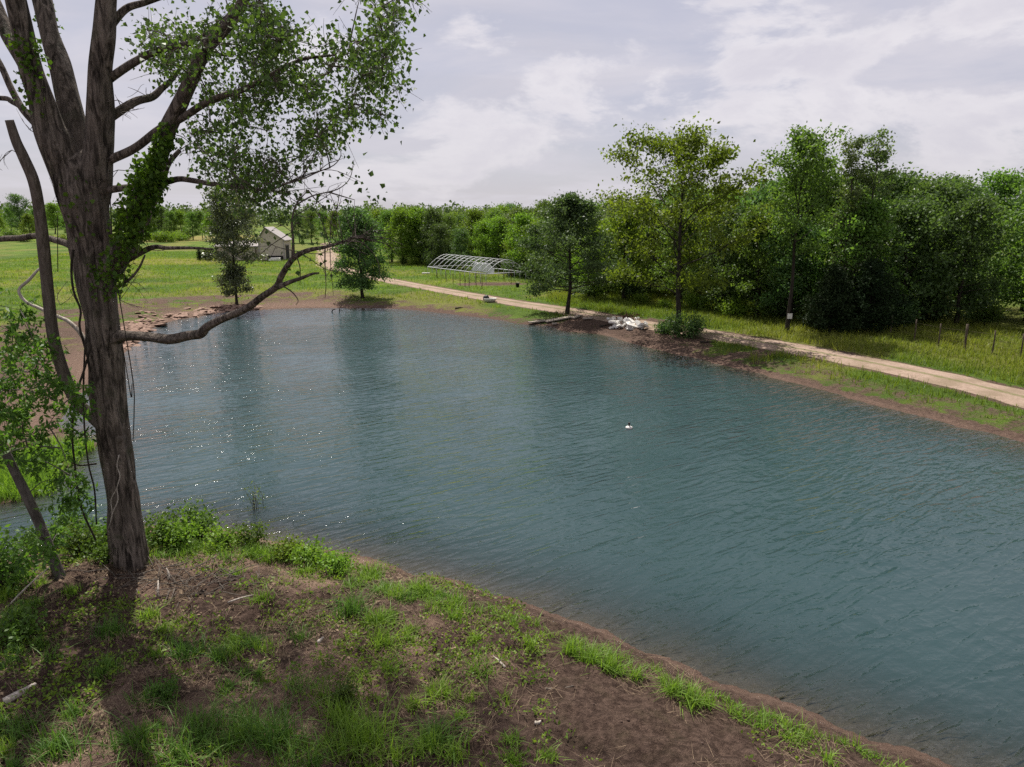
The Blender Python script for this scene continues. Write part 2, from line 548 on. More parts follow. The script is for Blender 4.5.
def road_mat():
    m, nt, nd, lk, out = newmat('gravel_track')
    v = coords(nt, 'Object')
    nf = noise(nt, v, 7, 6, .7); nb = noise(nt, v, .8, 4); nff = noise(nt, v, 30, 3, .7)
    col = mixc(nt, ramp(nt, nf, .3, .7), (.235, .17, .13), (.34, .255, .20))
    col = mixc(nt, math_(nt, 'MULTIPLY', ramp(nt, nb, .42, .68), .7), col, (.17, .13, .085))
    mid = attr(nt, 'strip')
    gm = ramp(nt, math_(nt, 'ADD', mid, math_(nt, 'MULTIPLY', math_(nt, 'SUBTRACT', nf, .5), 1.6)), .55, 1.0)
    col = mixc(nt, math_(nt, 'MULTIPLY', gm, .75), col, (.10, .115, .035))
    p = principled(nt, col, .95, .1, bump(nt, nff, .6, .04))
    lk.new(p.outputs[0], out.inputs[0])
    return m

M = dict(
    ground=ground_mat(), water=water_mat(), road=road_mat(),
    bark=bark_mat('cottonwood_bark', (.026, .021, .017), (.235, .195, .162), (15, 15, 2.4), 1.0, (.05, .06, .03)),
    deadwood=bark_mat('dead_wood', (.075, .062, .05), (.165, .140, .118), (22, 22, 3), .5),
    white_wood=bark_mat('bleached_wood', (.30, .26, .22), (.50, .45, .39), (25, 25, 3), .3),
    dark_bark=bark_mat('dark_bark', (.018, .015, .012), (.055, .045, .036), (14, 14, 3), .5),
    grey_bark=bark_mat('grey_bark', (.06, .052, .045), (.14, .125, .11), (12, 12, 4), .4),
    leaf_front=leaf_mat('cottonwood_leaf', (0.040, 0.073, 0.022), (0.088, 0.141, 0.037), 0.4),
    ivy=leaf_mat('ivy_leaf', (0.047, 0.111, 0.013), (0.111, 0.208, 0.023), .38),
    leaf_sap=leaf_mat('sapling_leaf', (0.050, 0.100, 0.020), (0.105, 0.170, 0.030), .45),
    leaf_a=leaf_mat('leaf_green', (0.068, 0.125, 0.029), (0.125, 0.207, 0.043), 0.45),
    leaf_y=leaf_mat('leaf_yellow_green', (0.083, 0.143, 0.018), (0.158, 0.232, 0.033), 0.48),
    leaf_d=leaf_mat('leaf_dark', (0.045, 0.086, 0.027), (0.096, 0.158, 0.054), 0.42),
    leaf_s=leaf_mat('leaf_silver', (0.065, 0.094, 0.042), (0.163, 0.195, 0.111), 0.38, rough=.4, spec=.5),
    leaf_p=leaf_mat('poplar_leaf', (0.069, 0.115, 0.037), (0.138, 0.190, 0.069), .42, rough=.45, spec=.3),
    leaf_r=leaf_mat('grey_green_leaf', (0.044, 0.076, 0.028), (0.094, 0.132, 0.055), .36),
    cedar=leaf_mat('cedar_needles', (0.010, 0.021, 0.009), (0.026, 0.042, 0.016), .08, spec=.05),
    grass=leaf_mat('grass_blade', (0.086, 0.164, 0.022), (0.196, 0.288, 0.041), .40),
    grass_dark=leaf_mat('grass_blade_dark', (0.047, 0.102, 0.019), (0.118, 0.196, 0.035), .35),
    meadow=leaf_mat('meadow_blade', (0.096, 0.158, 0.019), (0.273, 0.273, 0.061), .40),
    straw=plain_mat('dead_straw', (.24, .18, .12), (.13, .09, .06), .9, .1, 30),
    rock=plain_mat('shore_rock', (.30, .20, .15), (.17, .11, .085), .9, .2, 5, .6),
    clod=plain_mat('soil_clod', (.085, .058, .046), (.045, .03, .024), .95, .1, 9, .5),
    white=plain_mat('white_rubble', (.72, .70, .66), (.52, .49, .45), .8, .2, 8, .4),
    plank=plain_mat('weathered_plank', (.36, .31, .26), (.22, .185, .15), .9, .15, 9, .3),
    steel=plain_mat('galvanised_tube', (.42, .43, .44), (.30, .31, .32), .55, .5, 12, .05, .35),
    film=plain_mat('white_plastic_film', (.74, .75, .76), (.55, .56, .58), .4, .5, 5, .3),
    barn_wall=plain_mat('barn_metal_wall', (.48, .42, .35), (.42, .365, .30), .6, .4, 2, .05),
    barn_roof=plain_mat('barn_metal_roof', (.34, .31, .30), (.27, .25, .24), .85, .1, 1.5, .05),
    dark=plain_mat('dark_opening', (.015, .015, .016), (.03, .028, .026), .8, .2),
    black=plain_mat('black_plastic', (.014, .014, .015), (.022, .022, .022), .5, .4),
    post=plain_mat('fence_post', (.11, .085, .065), (.06, .047, .037), .9, .1, 12, .4),
    rust=plain_mat('rust_brown', (.10, .05, .03), (.06, .03, .02), .9, .2, 12, .4),
)

# ------------------------------------------------------------------ world, sun, camera
SUN_EL, SUN_AZ = 60.0, -21.0
def build_light():
    w = bpy.data.worlds.new('World'); S.world = w; w.use_nodes = True
    nt = w.node_tree; nd = nt.nodes; lk = nt.links
    nd.clear()
    out = nd.new('ShaderNodeOutputWorld'); bg = nd.new('ShaderNodeBackground')
    bg.inputs['Strength'].default_value = .070
    sky = nd.new('ShaderNodeTexSky'); sky.sky_type = 'NISHITA'; sky.sun_disc = False
    sky.sun_elevation = radians(SUN_EL); sky.sun_rotation = radians(SUN_AZ % 360)
    sky.air_density = 1.0; sky.dust_density = 1.5
    tc = nd.new('ShaderNodeTexCoord')
    sep = nd.new('ShaderNodeSeparateXYZ'); lk.new(tc.outputs['Generated'], sep.inputs[0])
    X, Y, Z = sep.outputs
    zz = math_(nt, 'ADD', math_(nt, 'MAXIMUM', Z, 0.0), .10)
    comb = nd.new('ShaderNodeCombineXYZ')
    lk.new(math_(nt, 'DIVIDE', X, zz), comb.inputs[0]); lk.new(math_(nt, 'DIVIDE', Y, zz), comb.inputs[1])
    flatv = comb.outputs[0]
    mp = nd.new('ShaderNodeMapping'); mp.inputs['Scale'].default_value = (1, 1, 2.3); mp.inputs['Location'].default_value = (3.1, 1.2, .4)
    lk.new(tc.outputs['Generated'], mp.inputs['Vector'])
    mps = nd.new('ShaderNodeMapping'); mps.inputs['Scale'].default_value = (1, 1, 9); mps.inputs['Location'].default_value = (1.1, .2, .7)
    lk.new(tc.outputs['Generated'], mps.inputs['Vector'])
    layer = noise(nt, flatv, .8, 6, .55, .4)
    streak = noise(nt, mps.outputs['Vector'], 2.2, 5, .55, .2)
    puff = noise(nt, mp.outputs['Vector'], 4.4, 12, .60, .25)
    puff2 = noise(nt, mp.outputs['Vector'], 11, 7, .6, .1)
    base = mixc(nt, ramp(nt, layer, .34, .66), (5.55, 5.4, 6.4), (6.85, 6.6, 7.25))
    base = mixc(nt, math_(nt, 'MULTIPLY', ramp(nt, streak, .46, .66), .45), base, (5.5, 5.35, 6.1))
    # cumulus bank, thicker to the right
    side = ramp(nt, X, -.35, .45)
    lift = math_(nt, 'MULTIPLY', ramp(nt, Z, .02, .12), ramp(nt, Z, .62, .22))
    thr = math_(nt, 'ADD', puff, math_(nt, 'MULTIPLY', math_(nt, 'MULTIPLY', side, lift), .12))
    thr = math_(nt, 'ADD', thr, math_(nt, 'MULTIPLY', math_(nt, 'SUBTRACT', puff2, .5), .10))
    cm = ramp(nt, thr, .535, .650)
    shade = mixc(nt, ramp(nt, thr, .58, .76), (8.9, 8.5, 8.75), (7.0, 6.7, 7.35))
    shade = mixc(nt, math_(nt, 'MULTIPLY', ramp(nt, puff2, .42, .62), .45), shade, (7.4, 7.05, 7.6))
    col = mixc(nt, math_(nt, 'MULTIPLY', cm, .80), base, shade)
    hz = ramp(nt, Z, .16, .0)
    col = mixc(nt, math_(nt, 'MULTIPLY', hz, .55), col, (6.5, 6.3, 6.8))
    gap = math_(nt, 'MULTIPLY', ramp(nt, layer, .62, .40), .14)
    gap = math_(nt, 'MULTIPLY', gap, math_(nt, 'SUBTRACT', 1.0, cm))
    col = mixc(nt, math_(nt, 'ADD', gap, .06), col, sky.outputs[0])
    lk.new(col, bg.inputs['Color']); lk.new(bg.outputs[0], out.inputs[0])
    sd = bpy.data.lights.new('sun', 'SUN'); sd.energy = 5.0; sd.angle = radians(.55); sd.color = (1, .95, .87)
    so = bpy.data.objects.new('sun', sd); COL.objects.link(so)
    from mathutils import Vector
    e, a = radians(SUN_EL), radians(SUN_AZ)
    d = Vector((sin(a) * cos(e), cos(a) * cos(e), sin(e)))
    so.rotation_euler = d.to_track_quat('Z', 'Y').to_euler()
    so.location = d * 60
    cd = bpy.data.cameras.new('camera'); cd.sensor_width = 36; cd.lens = 36 * F / 1024; cd.clip_end = 3000; cd.clip_start = .05
    co = bpy.data.objects.new('camera', cd); COL.objects.link(co)
    co.location = (0, 0, CAMZ); co.rotation_euler = (pi / 2 - PITCH, 0, 0)
    S.camera = co
    S.view_settings.view_transform = 'Standard'; S.view_settings.look = 'None'
    S.view_settings.exposure = .55; S.view_settings.gamma = 1; S.view_settings.use_curve_mapping = False
    cy = S.cycles
    cy.max_bounces = 6; cy.diffuse_bounces = 3; cy.glossy_bounces = 3; cy.transmission_bounces = 4; cy.transparent_max_bounces = 8
    cy.caustics_reflective = False; cy.caustics_refractive = False
    cy.sample_clamp_indirect = 4; cy.sample_clamp_direct = 16
    cy.use_denoising = False
    try:
        cy.denoiser = 'OPENIMAGEDENOISE'; cy.denoising_input_passes = 'RGB_ALBEDO_NORMAL'; cy.denoising_prefilter = 'ACCURATE'
    except Exception:
        pass

# ------------------------------------------------------------------ terrain, water, road
def axis(lo, hi, c0, c1, step, grow):
    mid = list(np.arange(c0, c1, step))
    a = [c0]; s = step
    while a[-1] > lo: s *= grow; a.append(a[-1] - s)
    b = [mid[-1] + step]; s = step
    while b[-1] < hi: b.append(b[-1] + s); s *= grow
    return np.array(a[1:][::-1] + mid + b)

def build_terrain():
    xs = axis(-900, 900, -11, 8, .10, 1.022)
    ys = axis(-60, 1500, 5.0, 15.5, .10, 1.018)
    X, Y = np.meshgrid(xs, ys)
    sd = signed(X, Y)
    Z = height(X, Y, sd)
    di, ta, dr = zones(X, Y, sd)
    V = np.c_[X.ravel(), Y.ravel(), Z.ravel()]
    nx, ny = len(xs), len(ys)
    i = np.arange(ny - 1)[:, None] * nx + np.arange(nx - 1)[None]
    Fc = np.stack([i, i + 1, i + nx + 1, i + nx], -1).reshape(-1, 4)
    me = mesh_np('ground', V, Fc, M['ground'], True, {'dirt': di.ravel(), 'tan': ta.ravel(), 'dry': dr.ravel()})
    tag(obj('ground', me), kind='structure')
    # water sheet
    lo = SHORE.min(0) - 1.0; hi = SHORE.max(0) + 1.0
    xs = np.arange(lo[0], hi[0], .3); ys = np.arange(lo[1], hi[1], .3)
    X, Y = np.meshgrid(xs, ys)
    sd = signed(X, Y); Z = height(X, Y, sd)
    nx, ny = len(xs), len(ys)
    i = np.arange(ny - 1)[:, None] * nx + np.arange(nx - 1)[None]
    Fc = np.stack([i, i + 1, i + nx + 1, i + nx], -1).reshape(-1, 4)
    keep = (sd.ravel()[Fc] < .9).any(1)
    Fc = Fc[keep]
    used, inv = np.unique(Fc, return_inverse=True)
    V = np.c_[X.ravel(), Y.ravel(), np.zeros(X.size)][used]
    me = mesh_np('water', V, inv.reshape(Fc.shape), M['water'], True, {'depth': np.maximum(-Z.ravel(), 0)[used]})
    tag(obj('water', me), kind='structure')
    # road
    V, A = [], []
    T = unit(np.gradient(ROAD, axis=0)); Nn = np.c_[-T[:, 1], T[:, 0]]
    cross = np.linspace(-1, 1, 9)
    for k, (p, n) in enumerate(zip(ROAD, Nn)):
        hw = 1.35 + .35 * (vnoise(k * .35, 3.3, 9) - .5)
        hw2 = 1.35 + .35 * (vnoise(k * .35, 8.3, 19) - .5)
        for c in cross:
            q = p + n * c * (hw if c > 0 else hw2)
            edge = -.10 * abs(c) ** 4
            V.append((q[0], q[1], gz(q[0], q[1]) + .045 + edge - .025 * math.exp(-((abs(c) - .5) / .2) ** 2)))
            A.append(math.exp(-(c / .22) ** 2) + .9 * abs(c) ** 6)
    n, w = len(ROAD), len(cross)
    i = np.arange(n - 1)[:, None] * w + np.arange(w - 1)[None]
    Fc = np.stack([i, i + 1, i + w + 1, i + w], -1).reshape(-1, 4)
    tag(obj('road', mesh_np('road', V, Fc, M['road'], True, {'strip': np.array(A)})), kind='structure')
    # bare pad by the barn
    c = flat(327, 256, 1.1); P = []
    outline = [(316, 266), (323, 268), (333, 270), (341, 266), (341, 256), (338, 249), (330, 246), (321, 247), (316, 254)]
    O = np.array([flat(a, b, .8)[:2] for a, b in outline]); cc = O.mean(0)
    V = [(cc[0], cc[1], gz(*cc) + .07)]
    rings = [.35, .7, 1.0]
    for r in rings:
        for o_ in closed_smooth(O, 2):
            q = cc + (o_ - cc) * r
            V.append((q[0], q[1], gz(q[0], q[1]) + .07 - (.05 if r == 1 else 0)))
    m_ = len(O) * 2
    Fc = []
    for j in range(m_):
        k = (j + 1) % m_
        Fc.append((0, 1 + j, 1 + k))
        for r in range(len(rings) - 1):
            a0 = 1 + r * m_
            Fc.append((a0 + j, a0 + m_ + j, a0 + m_ + k, a0 + k))
    mb = MB(); mb.add(V, Fc)
    o = mb.build('path', M['road']); tag(o, kind='structure')
    a = o.data.attributes.new('strip', 'FLOAT', 'POINT')

# ------------------------------------------------------------------ generic trees
def gen_tree(name, seed, H, r0, base, prof, nprim, leaf, nleaf, mat, bark, up=(35, 70), clump=.42, sec=5, lean=0., fork=0, dens=1.0, wob=.10, leafw=.62, top=.97):
    """returns (trunk mesh, crown mesh); profile prof(t) gives branch reach at crown fraction t"""
    rg = np.random.default_rng(seed)
    wood = MB()
    n = 9
    tz = np.linspace(0, H * top, n)
    wx = np.cumsum(rg.normal(0, wob, n)) * H / 10; wy = np.cumsum(rg.normal(0, wob, n)) * H / 10
    wx -= wx[0]; wy -= wy[0]
    T = np.c_[wx + lean * tz, wy, tz]
    T[0, 2] = -.15
    R = r0 * (1 - tz / (H * top)) ** .85 + .012; R[0] *= 1.35
    wood.tube(T, R, 9, 3)
    cl = []; clt = []
    def trunk_at(z):
        return np.array([np.interp(z, tz, T[:, k]) for k in range(3)])
    az = rg.uniform(0, 6.28)
    for i in range(nprim):
        t = (i + rg.uniform(0, 1)) / nprim
        z = H * (base + (.96 - base) * t ** .9)
        az += 2.4 + rg.normal(0, .35)
        Lb = prof(t) * rg.uniform(.72, 1.12)
        ang = radians(up[0] + (up[1] - up[0]) * t + rg.normal(0, 7))
        p0 = trunk_at(min(z, H * top * .98))
        h = np.array([cos(az), sin(az), 0])
        pts = [p0]
        segs = 4
        a = ang
        for k in range(segs):
            a2 = a + rg.normal(0, .12)
            d = h * cos(a2) + np.array([0, 0, sin(a2)])
            pts.append(pts[-1] + d * Lb / segs)
            a -= .06
            h = unit(h + rg.normal(0, .14, 3) * [1, 1, 0])
        pts = np.array(pts)
        rb = max(.012, r0 * .42 * (1 - .75 * t) * min(1, Lb / (prof(.4) + .01)))
        wood.tube(pts, np.linspace(rb, .008, segs + 1), 5, 0, cap=False)
        tint = rg.uniform(0, 1)
        cl.append(pts[-1]); clt.append(tint)
        for s_ in range(sec):
            f = rg.uniform(.28, 1.0)
            q = np.array([np.interp(f * segs, range(segs + 1), pts[:, k]) for k in range(3)])
            ls = Lb * rg.uniform(.22, .42) * (1.15 - .5 * f)
            dv = rg.normal(size=3); dv[2] = abs(dv[2]) * .6 + .1
            dv = unit(dv + unit(pts[-1] - p0) * .9)
            e = q + dv * ls
            wood.tube([q, (q + e) / 2 + rg.normal(0, .05, 3), e], [rb * .4, rb * .25, .005], 4, 0, cap=False)
            cl += [e, q + dv * ls * .55]; clt += [np.clip(tint + rg.normal(0, .25), 0, 1)] * 2
    cl = np.array(cl); clt = np.array(clt)
    pick = rg.integers(0, len(cl), nleaf)
    wgt = rg.uniform(.5, 1.25, len(cl))
    P = cl[pick] + rg.normal(size=(nleaf, 3)) * clump * wgt[pick][:, None] * np.array([1, 1, .72])
    P[:, 2] = np.maximum(P[:, 2], H * base * .55)
    sz = leaf * rg.uniform(.65, 1.3, nleaf)
    tint = np.clip(clt[pick] * .6 + rg.uniform(0, .45, nleaf), 0, 1)
    zs = H / np.percentile(P[:, 2], 99.6)
    P[:, 2] *= zs
    crown = leaf_mesh(name + '_crown', P, sz, sz * leafw, mat, rg, tint, droop=.25, upn=.7)
    me = bpy.data.meshes.new(name + '_trunk')
    WV = np.concatenate(wood.v); WV[:, 2] *= zs; wood.v = [WV]
    me.from_pydata(np.concatenate(wood.v).tolist(), [], wood.f)
    me.materials.append(bark); me.polygons.foreach_set('use_smooth', np.ones(len(me.polygons), bool)); me.update()
    return me, crown

def plant_tree(name, meshes, loc, label, cat='tree', group=None, rz=0., sc=1.0):
    r = empty(name, loc, rz, sc)
    tag(r, label, cat, group)
    obj('trunk', meshes[0], r); obj('crown', meshes[1], r)
    return r

def round_prof(w, lo=.55):
    return lambda t: w * (lo + (1 - lo) * math.sin(pi * min(1, t * .95 + .12)) ** .8) * (1.0 if t < .8 else 1.0 - (t - .8) * 1.6)
def cone_prof(w):
    return lambda t: w * (1 - t * .88)
def column_prof(w):
    return lambda t: w * (.8 + .25 * math.sin(pi * t)) * (1 if t < .75 else 1 - (t - .75) * 2)

def cedar_meshes(name, seed, H, w, nleaf=9000):
    rg = np.random.default_rng(seed)
    wood = MB(); wood.tube([(0, 0, -.15), (.03, .02, H * .5), (0, 0, H * .97)], [.11, .07, .01], 8, 3)
    P = []; tt = []
    n = 130
    for i in range(n):
        t = (i + .5) / n
        z = H * (.05 + .93 * t)
        r = w * (1 - t) ** .85 * rg.uniform(.5, 1.18) + .10
        az = i * 2.399 + rg.normal(0, .3)
        d = np.array([cos(az), sin(az), .18 + .5 * t])
        e = np.array([0, 0, z]) + d * r
        wood.tube([(0, 0, z), e], [.02, .004], 4, 0, cap=False)
        k = int(nleaf / n * (r / w + .3))
        f = rg.uniform(.15, 1, k) ** .6
        q = np.array([0, 0, z]) + f[:, None] * d * r + rg.normal(size=(k, 3)) * .13
        P.append(q); tt.append(np.clip(rg.uniform(0, .7) + rg.uniform(0, .4, k), 0, 1))
    P = np.concatenate(P); tt = np.concatenate(tt)
    P[:, 2] = np.maximum(P[:, 2], .1)
    s = rg.uniform(.10, .22, len(P))
    crown = leaf_mesh(name + '_crown', P, s, s * .4, M['cedar'], rg, tt, droop=-.5, upn=.4)
    me = bpy.data.meshes.new(name + '_trunk'); me.from_pydata(np.concatenate(wood.v).tolist(), [], wood.f); me.materials.append(M['dark_bark']); me.update()
    return me, crown

def bush_meshes(name, seed, h, w, mat, leaf=.14, nleaf=1800, stems=9):
    rg = np.random.default_rng(seed)
    wood = MB(); C = []
    for i in range(stems):
        az = i * 2.4 + rg.normal(0, .3); r = w * rg.uniform(.25, .9); hh = h * rg.uniform(.55, 1) * (1 - .35 * r / w)
        e = np.array([cos(az) * r, sin(az) * r, hh])
        wood.tube([(cos(az) * .05, sin(az) * .05, -.05), e * [.5, .5, .6], e], [.02, .014, .004], 4, 2, cap=False)
        C += [e, e * [.75, .75, .75], e * [.55, .55, .45]]
    C = np.array(C)
    pk = rg.integers(0, len(C), nleaf)
    P = C[pk] + rg.normal(size=(nleaf, 3)) * np.array([.22 * w, .22 * w, .16 * h])
    P[:, 2] = np.maximum(P[:, 2], .03)
    s = leaf * rg.uniform(.6, 1.3, nleaf)
    crown = leaf_mesh(name + '_leaves', P, s, s * .55, mat, rg, np.clip(rg.uniform(0, .6, len(C))[pk] + rg.uniform(0, .4, nleaf), 0, 1), droop=0, upn=.8)
    me = bpy.data.meshes.new(name + '_stems'); me.from_pydata(np.concatenate(wood.v).tolist(), [], wood.f); me.materials.append(M['dark_bark']); me.update()
    return me, crown

def plant_bush(name, meshes, loc, label, cat='shrub', group=None, rz=0., sc=1.0):
    r = empty(name, loc, rz, sc); tag(r, label, cat, group)
    obj('stems', meshes[0], r); obj('foliage', meshes[1], r)
    return r

def top_height(px_base, py_base, py_top):
    g = ground(px_base, py_base)
    t = at(px_base, py_top, g[1])
    return g, t[2] - g[2]

def build_named_trees():
    # round tree behind the planks
    g, H = top_height(567, 314, 195)
    plant_tree('broadleaf_tree', gen_tree('round_tree', 11, H, .13, .16, lambda t: 4.0 * (1 - t) ** .6 * (1 if t > .1 else .85) + .25, 44, .17, 21000, M['leaf_r'], M['dark_bark'], (8, 58), .27, 8),
               g, 'grey green egg-shaped tree standing alone by the planks on the far shore')
    # tall open tree
    g, H = top_height(677, 334, 124)
    plant_tree('broadleaf_tree', gen_tree('open_tree', 24, H, .15, .20, lambda t: (3.6 + 1.9 * math.sin(pi * min(1, t * 1.05))) * (1 if t < .8 else 1 - (t - .8) * 2.2), 23, .20, 13500, M['leaf_y'], M['dark_bark'], (34, 56), .33, 11, wob=.06),
               g, 'tall open yellow-green tree with bare forked trunk, tallest on the far shore')
    g, H = top_height(787, 333, 128)
    plant_tree('broadleaf_tree', gen_tree('pole_tree', 33, H, .10, .40, column_prof(2.5), 26, .18, 7200, M['leaf_a'], M['dark_bark'], (40, 66), .30, 6, wob=.05),
               g, 'slim tall tree with long bare pale trunk beside the track')
    tagm = MB().box((0, 0, 0), (.26, .02, .3)).build('tag', M['white'], None, False)
    tagm.parent = [o for o in bpy.data.objects if o.get('label', '').startswith('slim tall tree')][0]
    tagm.name = 'tag'; tagm.location = (0, -.2, 1.0)
    for (px, pb, pt, sd, lab) in ((838, 331, 138, 41, 'wispy poplar with feathery top, left of a taller twin and above the cedars'),
                                  (860, 330, 132, 43, 'wispy poplar with leaning feathery top rising behind the cedars')):
        g, H = top_height(px, pb - 4, pt)
        plant_tree('poplar_tree', gen_tree('poplar', sd, H, .12, .2, lambda t: 1.75 * (1 - .55 * t) + .12, 34, .15, 5200, M['leaf_p'], M['grey_bark'], (50, 68), .20, 5, wob=.09),
                   g, lab, group='wispy poplars above the cedars')
    # slender silver tree on the left bank
    g, H = top_height(237, 306, 184)
    plant_tree('broadleaf_tree', gen_tree('slender_tree', 52, H, .09, .10, lambda t: 2.35 * (.3 if .10 < t < .26 else 1) * (1 if t < .75 else 1 - (t - .75) * 1.2) * (.6 if t < .12 else 1), 64, .17, 15000, M['leaf_s'], M['dark_bark'], (20, 58), .27, 6),
               g, 'slender silvery tree rooted in the rocks at the left end of the pond')
    # small dark tree
    g, H = top_height(363, 298, 208)
    plant_tree('broadleaf_tree', gen_tree('dark_tree', 61, H, .12, .12, round_prof(2.3, .85), 60, .18, 17000, M['leaf_d'], M['dark_bark'], (5, 62), .30, 6),
               g, 'small dark round tree on the grass at the far end of the pond')
    # cedars
    for (px, pb, pt, w, sd, lab) in ((866, 334, 262, 2.4, 71, 'broad dark cedar at the wood edge, widest of the cedars'), (829, 334, 268, 1.6, 73, 'narrow dark cedar between the pale trunk and the broad cedar')):
        g, H = top_height(px, pb, pt)
        plant_tree('cedar_tree', cedar_meshes('cedar', sd, H, w, 15000), g, lab, group='dark cedars at the wood edge')

FOREST_EDGE = [(395, 266), (440, 268), (480, 271), (520, 276), (560, 285), (600, 296), (650, 303), (700, 309), (760, 316), (820, 322), (900, 325), (960, 328), (1030, 333), (1110, 343), (1230, 362)]
def build_forest():
    specs = [('a', 'leaf_a', 101, 9.2, 3.0), ('b', 'leaf_y', 102, 8.6, 2.9), ('c', 'leaf_d', 103, 9.6, 3.0), ('d', 'leaf_a', 104, 10.2, 3.3), ('e', 'leaf_y', 105, 7.6, 2.6), ('f', 'leaf_d', 106, 8.2, 3.2), ('g', 'leaf_s', 107, 8.4, 2.7)]
    protos = []
    for k, m, sd, H, w in specs:
        protos.append((gen_tree('wood_tree', sd, H, .15, .17 if k in 'bdg' else .07, round_prof(w, .62), 34, .23, 8200, M[m], M['dark_bark'], (15, 66), .42, 6), H, m))
    P = polyline_smooth([flat(a, b, .7)[:2] for a, b in FOREST_EDGE], 12)
    seg = np.r_[0, np.cumsum(np.linalg.norm(np.diff(P, axis=0), axis=1))]
    T = unit(np.gradient(P, axis=0)); back = np.c_[-T[:, 1], T[:, 0]]
    if back[len(back) // 2][1] < 0: back = -back
    rg = np.random.default_rng(5)
    kinds = {'leaf_a': 'mid green', 'leaf_y': 'yellow-green', 'leaf_d': 'dark green', 'leaf_s': 'silvery green'}
    cnt = 0
    for row in range(8):
        s = rg.uniform(0, 2)
        while s < seg[-1]:
            k = np.interp(s, seg, np.arange(len(P)))
            i = int(min(k, len(P) - 1))
            p = P[i] + (P[min(i + 1, len(P) - 1)] - P[i]) * (k - i) + back[i] * (row * 4.4 + .8 + rg.uniform(-1.3, 1.3)) + rg.uniform(-.5, .5, 2)
            mi = rg.choice(len(protos), p=[.2, .22, .16, .16, .1, .1, .06])
            meshes, H, m = protos[mi]
            px = 512 + p[0] / p[1] * F
            tgt = np.interp(px, [380, 470, 540, 600, 700, 800, 870, 930, 1030, 1200], [6.6, 7.0, 7.3, 7.4, 8.3, 8.9, 8.9, 9.5, 9.3, 9.0])
            sc = tgt / H * rg.uniform(.82, 1.1) * (1 if row else rg.uniform(.72, 1.0))
            where = 'behind the bare hoop frame' if px < 545 else ('behind the tall open tree' if px < 745 else ('behind the poplars and cedars' if px < 885 else 'behind the wire fence'))
            rown = 'front row of the wood' if row == 0 else 'depths of the wood'
            if rg.uniform() > .06:
                plant_tree('woodland_tree', meshes, (p[0], p[1], gz(*p)), f'{kinds[m]} tree in the {rown} {where}', group=f'{kinds[m]} woodland trees in the {rown} {where}', rz=rg.uniform(0, 6.28), sc=(sc, sc, sc * rg.uniform(.95, 1.05)))
                cnt += 1
            s += (3.2 if row < 3 else 4.0) * rg.uniform(.75, 1.3)
    # undergrowth along the edge
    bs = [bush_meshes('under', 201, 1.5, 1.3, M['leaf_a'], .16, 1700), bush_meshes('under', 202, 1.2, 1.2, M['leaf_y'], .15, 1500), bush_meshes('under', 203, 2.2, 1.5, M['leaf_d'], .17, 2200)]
    nm = ['mid green', 'yellow-green', 'dark green']
    s = 0
    while s < seg[-1]:
        k = np.interp(s, seg, np.arange(len(P))); i = int(min(k, len(P) - 2))
        p = P[i] + (P[i + 1] - P[i]) * (k - i) + back[i] * rg.uniform(-.8, 2.5)
        j = rg.choice(3, p=[.35, .2, .45])
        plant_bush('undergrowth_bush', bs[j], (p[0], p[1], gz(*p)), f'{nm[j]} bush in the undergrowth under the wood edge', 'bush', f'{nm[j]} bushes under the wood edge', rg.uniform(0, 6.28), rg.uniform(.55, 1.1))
        if rg.uniform() < .75:
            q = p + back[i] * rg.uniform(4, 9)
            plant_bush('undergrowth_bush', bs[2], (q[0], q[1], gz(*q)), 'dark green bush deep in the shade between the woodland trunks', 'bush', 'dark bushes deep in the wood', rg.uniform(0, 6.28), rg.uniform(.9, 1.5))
        s += rg.uniform(1.4, 2.8)
    # the shrub at the foot of the tall open tree
    g = ground(687, 337)
    plant_bush('shrub', bush_meshes('shrub', 211, 1.3, 1.1, M['leaf_d'], .13, 2600, 12), g, 'dark leafy shrub at the foot of the tall open tree')
    g = ground(664, 333)
    plant_bush('shrub', bush_meshes('shrub', 212, .8, .8, M['leaf_d'], .12, 1200, 9), g, 'low brownish green shrub between the white rubble and the tall open tree')
    # distant trees on the left and middle
    far = [(12, 232, 207, 3), (22, 234, 194, 2), (40, 236, 208, 0), (55, 234, 203, 1), (70, 236, 210, 0), (125, 238, 213, 0), (135, 238, 211, 1), (152, 239, 210, 3), (163, 239, 207, 2), (172, 239, 211, 0), (182, 239, 210, 1), (193, 240, 212, 0),
           (203, 240, 211, 3), (212, 241, 212, 1), (222, 241, 210, 0), (300, 243, 213, 2), (312, 243, 211, 0), (325, 244, 212, 3), (336, 245, 211, 1), (382, 258, 209, 1), (392, 262, 210, 0), (402, 264, 207, 1), (412, 262, 206, 0), (420, 264, 208, 4),
           (-20, 234, 205, 0), (-45, 235, 203, 1), (0, 236, 212, 4), (30, 238, 214, 4)]
    for a, b, tp, j in far:
        p = ground(a, b); t = at(a, tp, p[1])
        meshes, H, m = protos[j]
        sc = (t[2] - p[2]) / H
        where = 'beyond the field on the left' if a < 120 else ('beyond the field left of the barn' if a < 240 else ('behind the barn' if a < 345 else 'past the small dark tree'))
        plant_tree('distant_tree', meshes, p, f'{kinds[m]} distant tree {where}', group=f'{kinds[m]} distant trees {where}', rz=rg.uniform(0, 6.28), sc=sc)
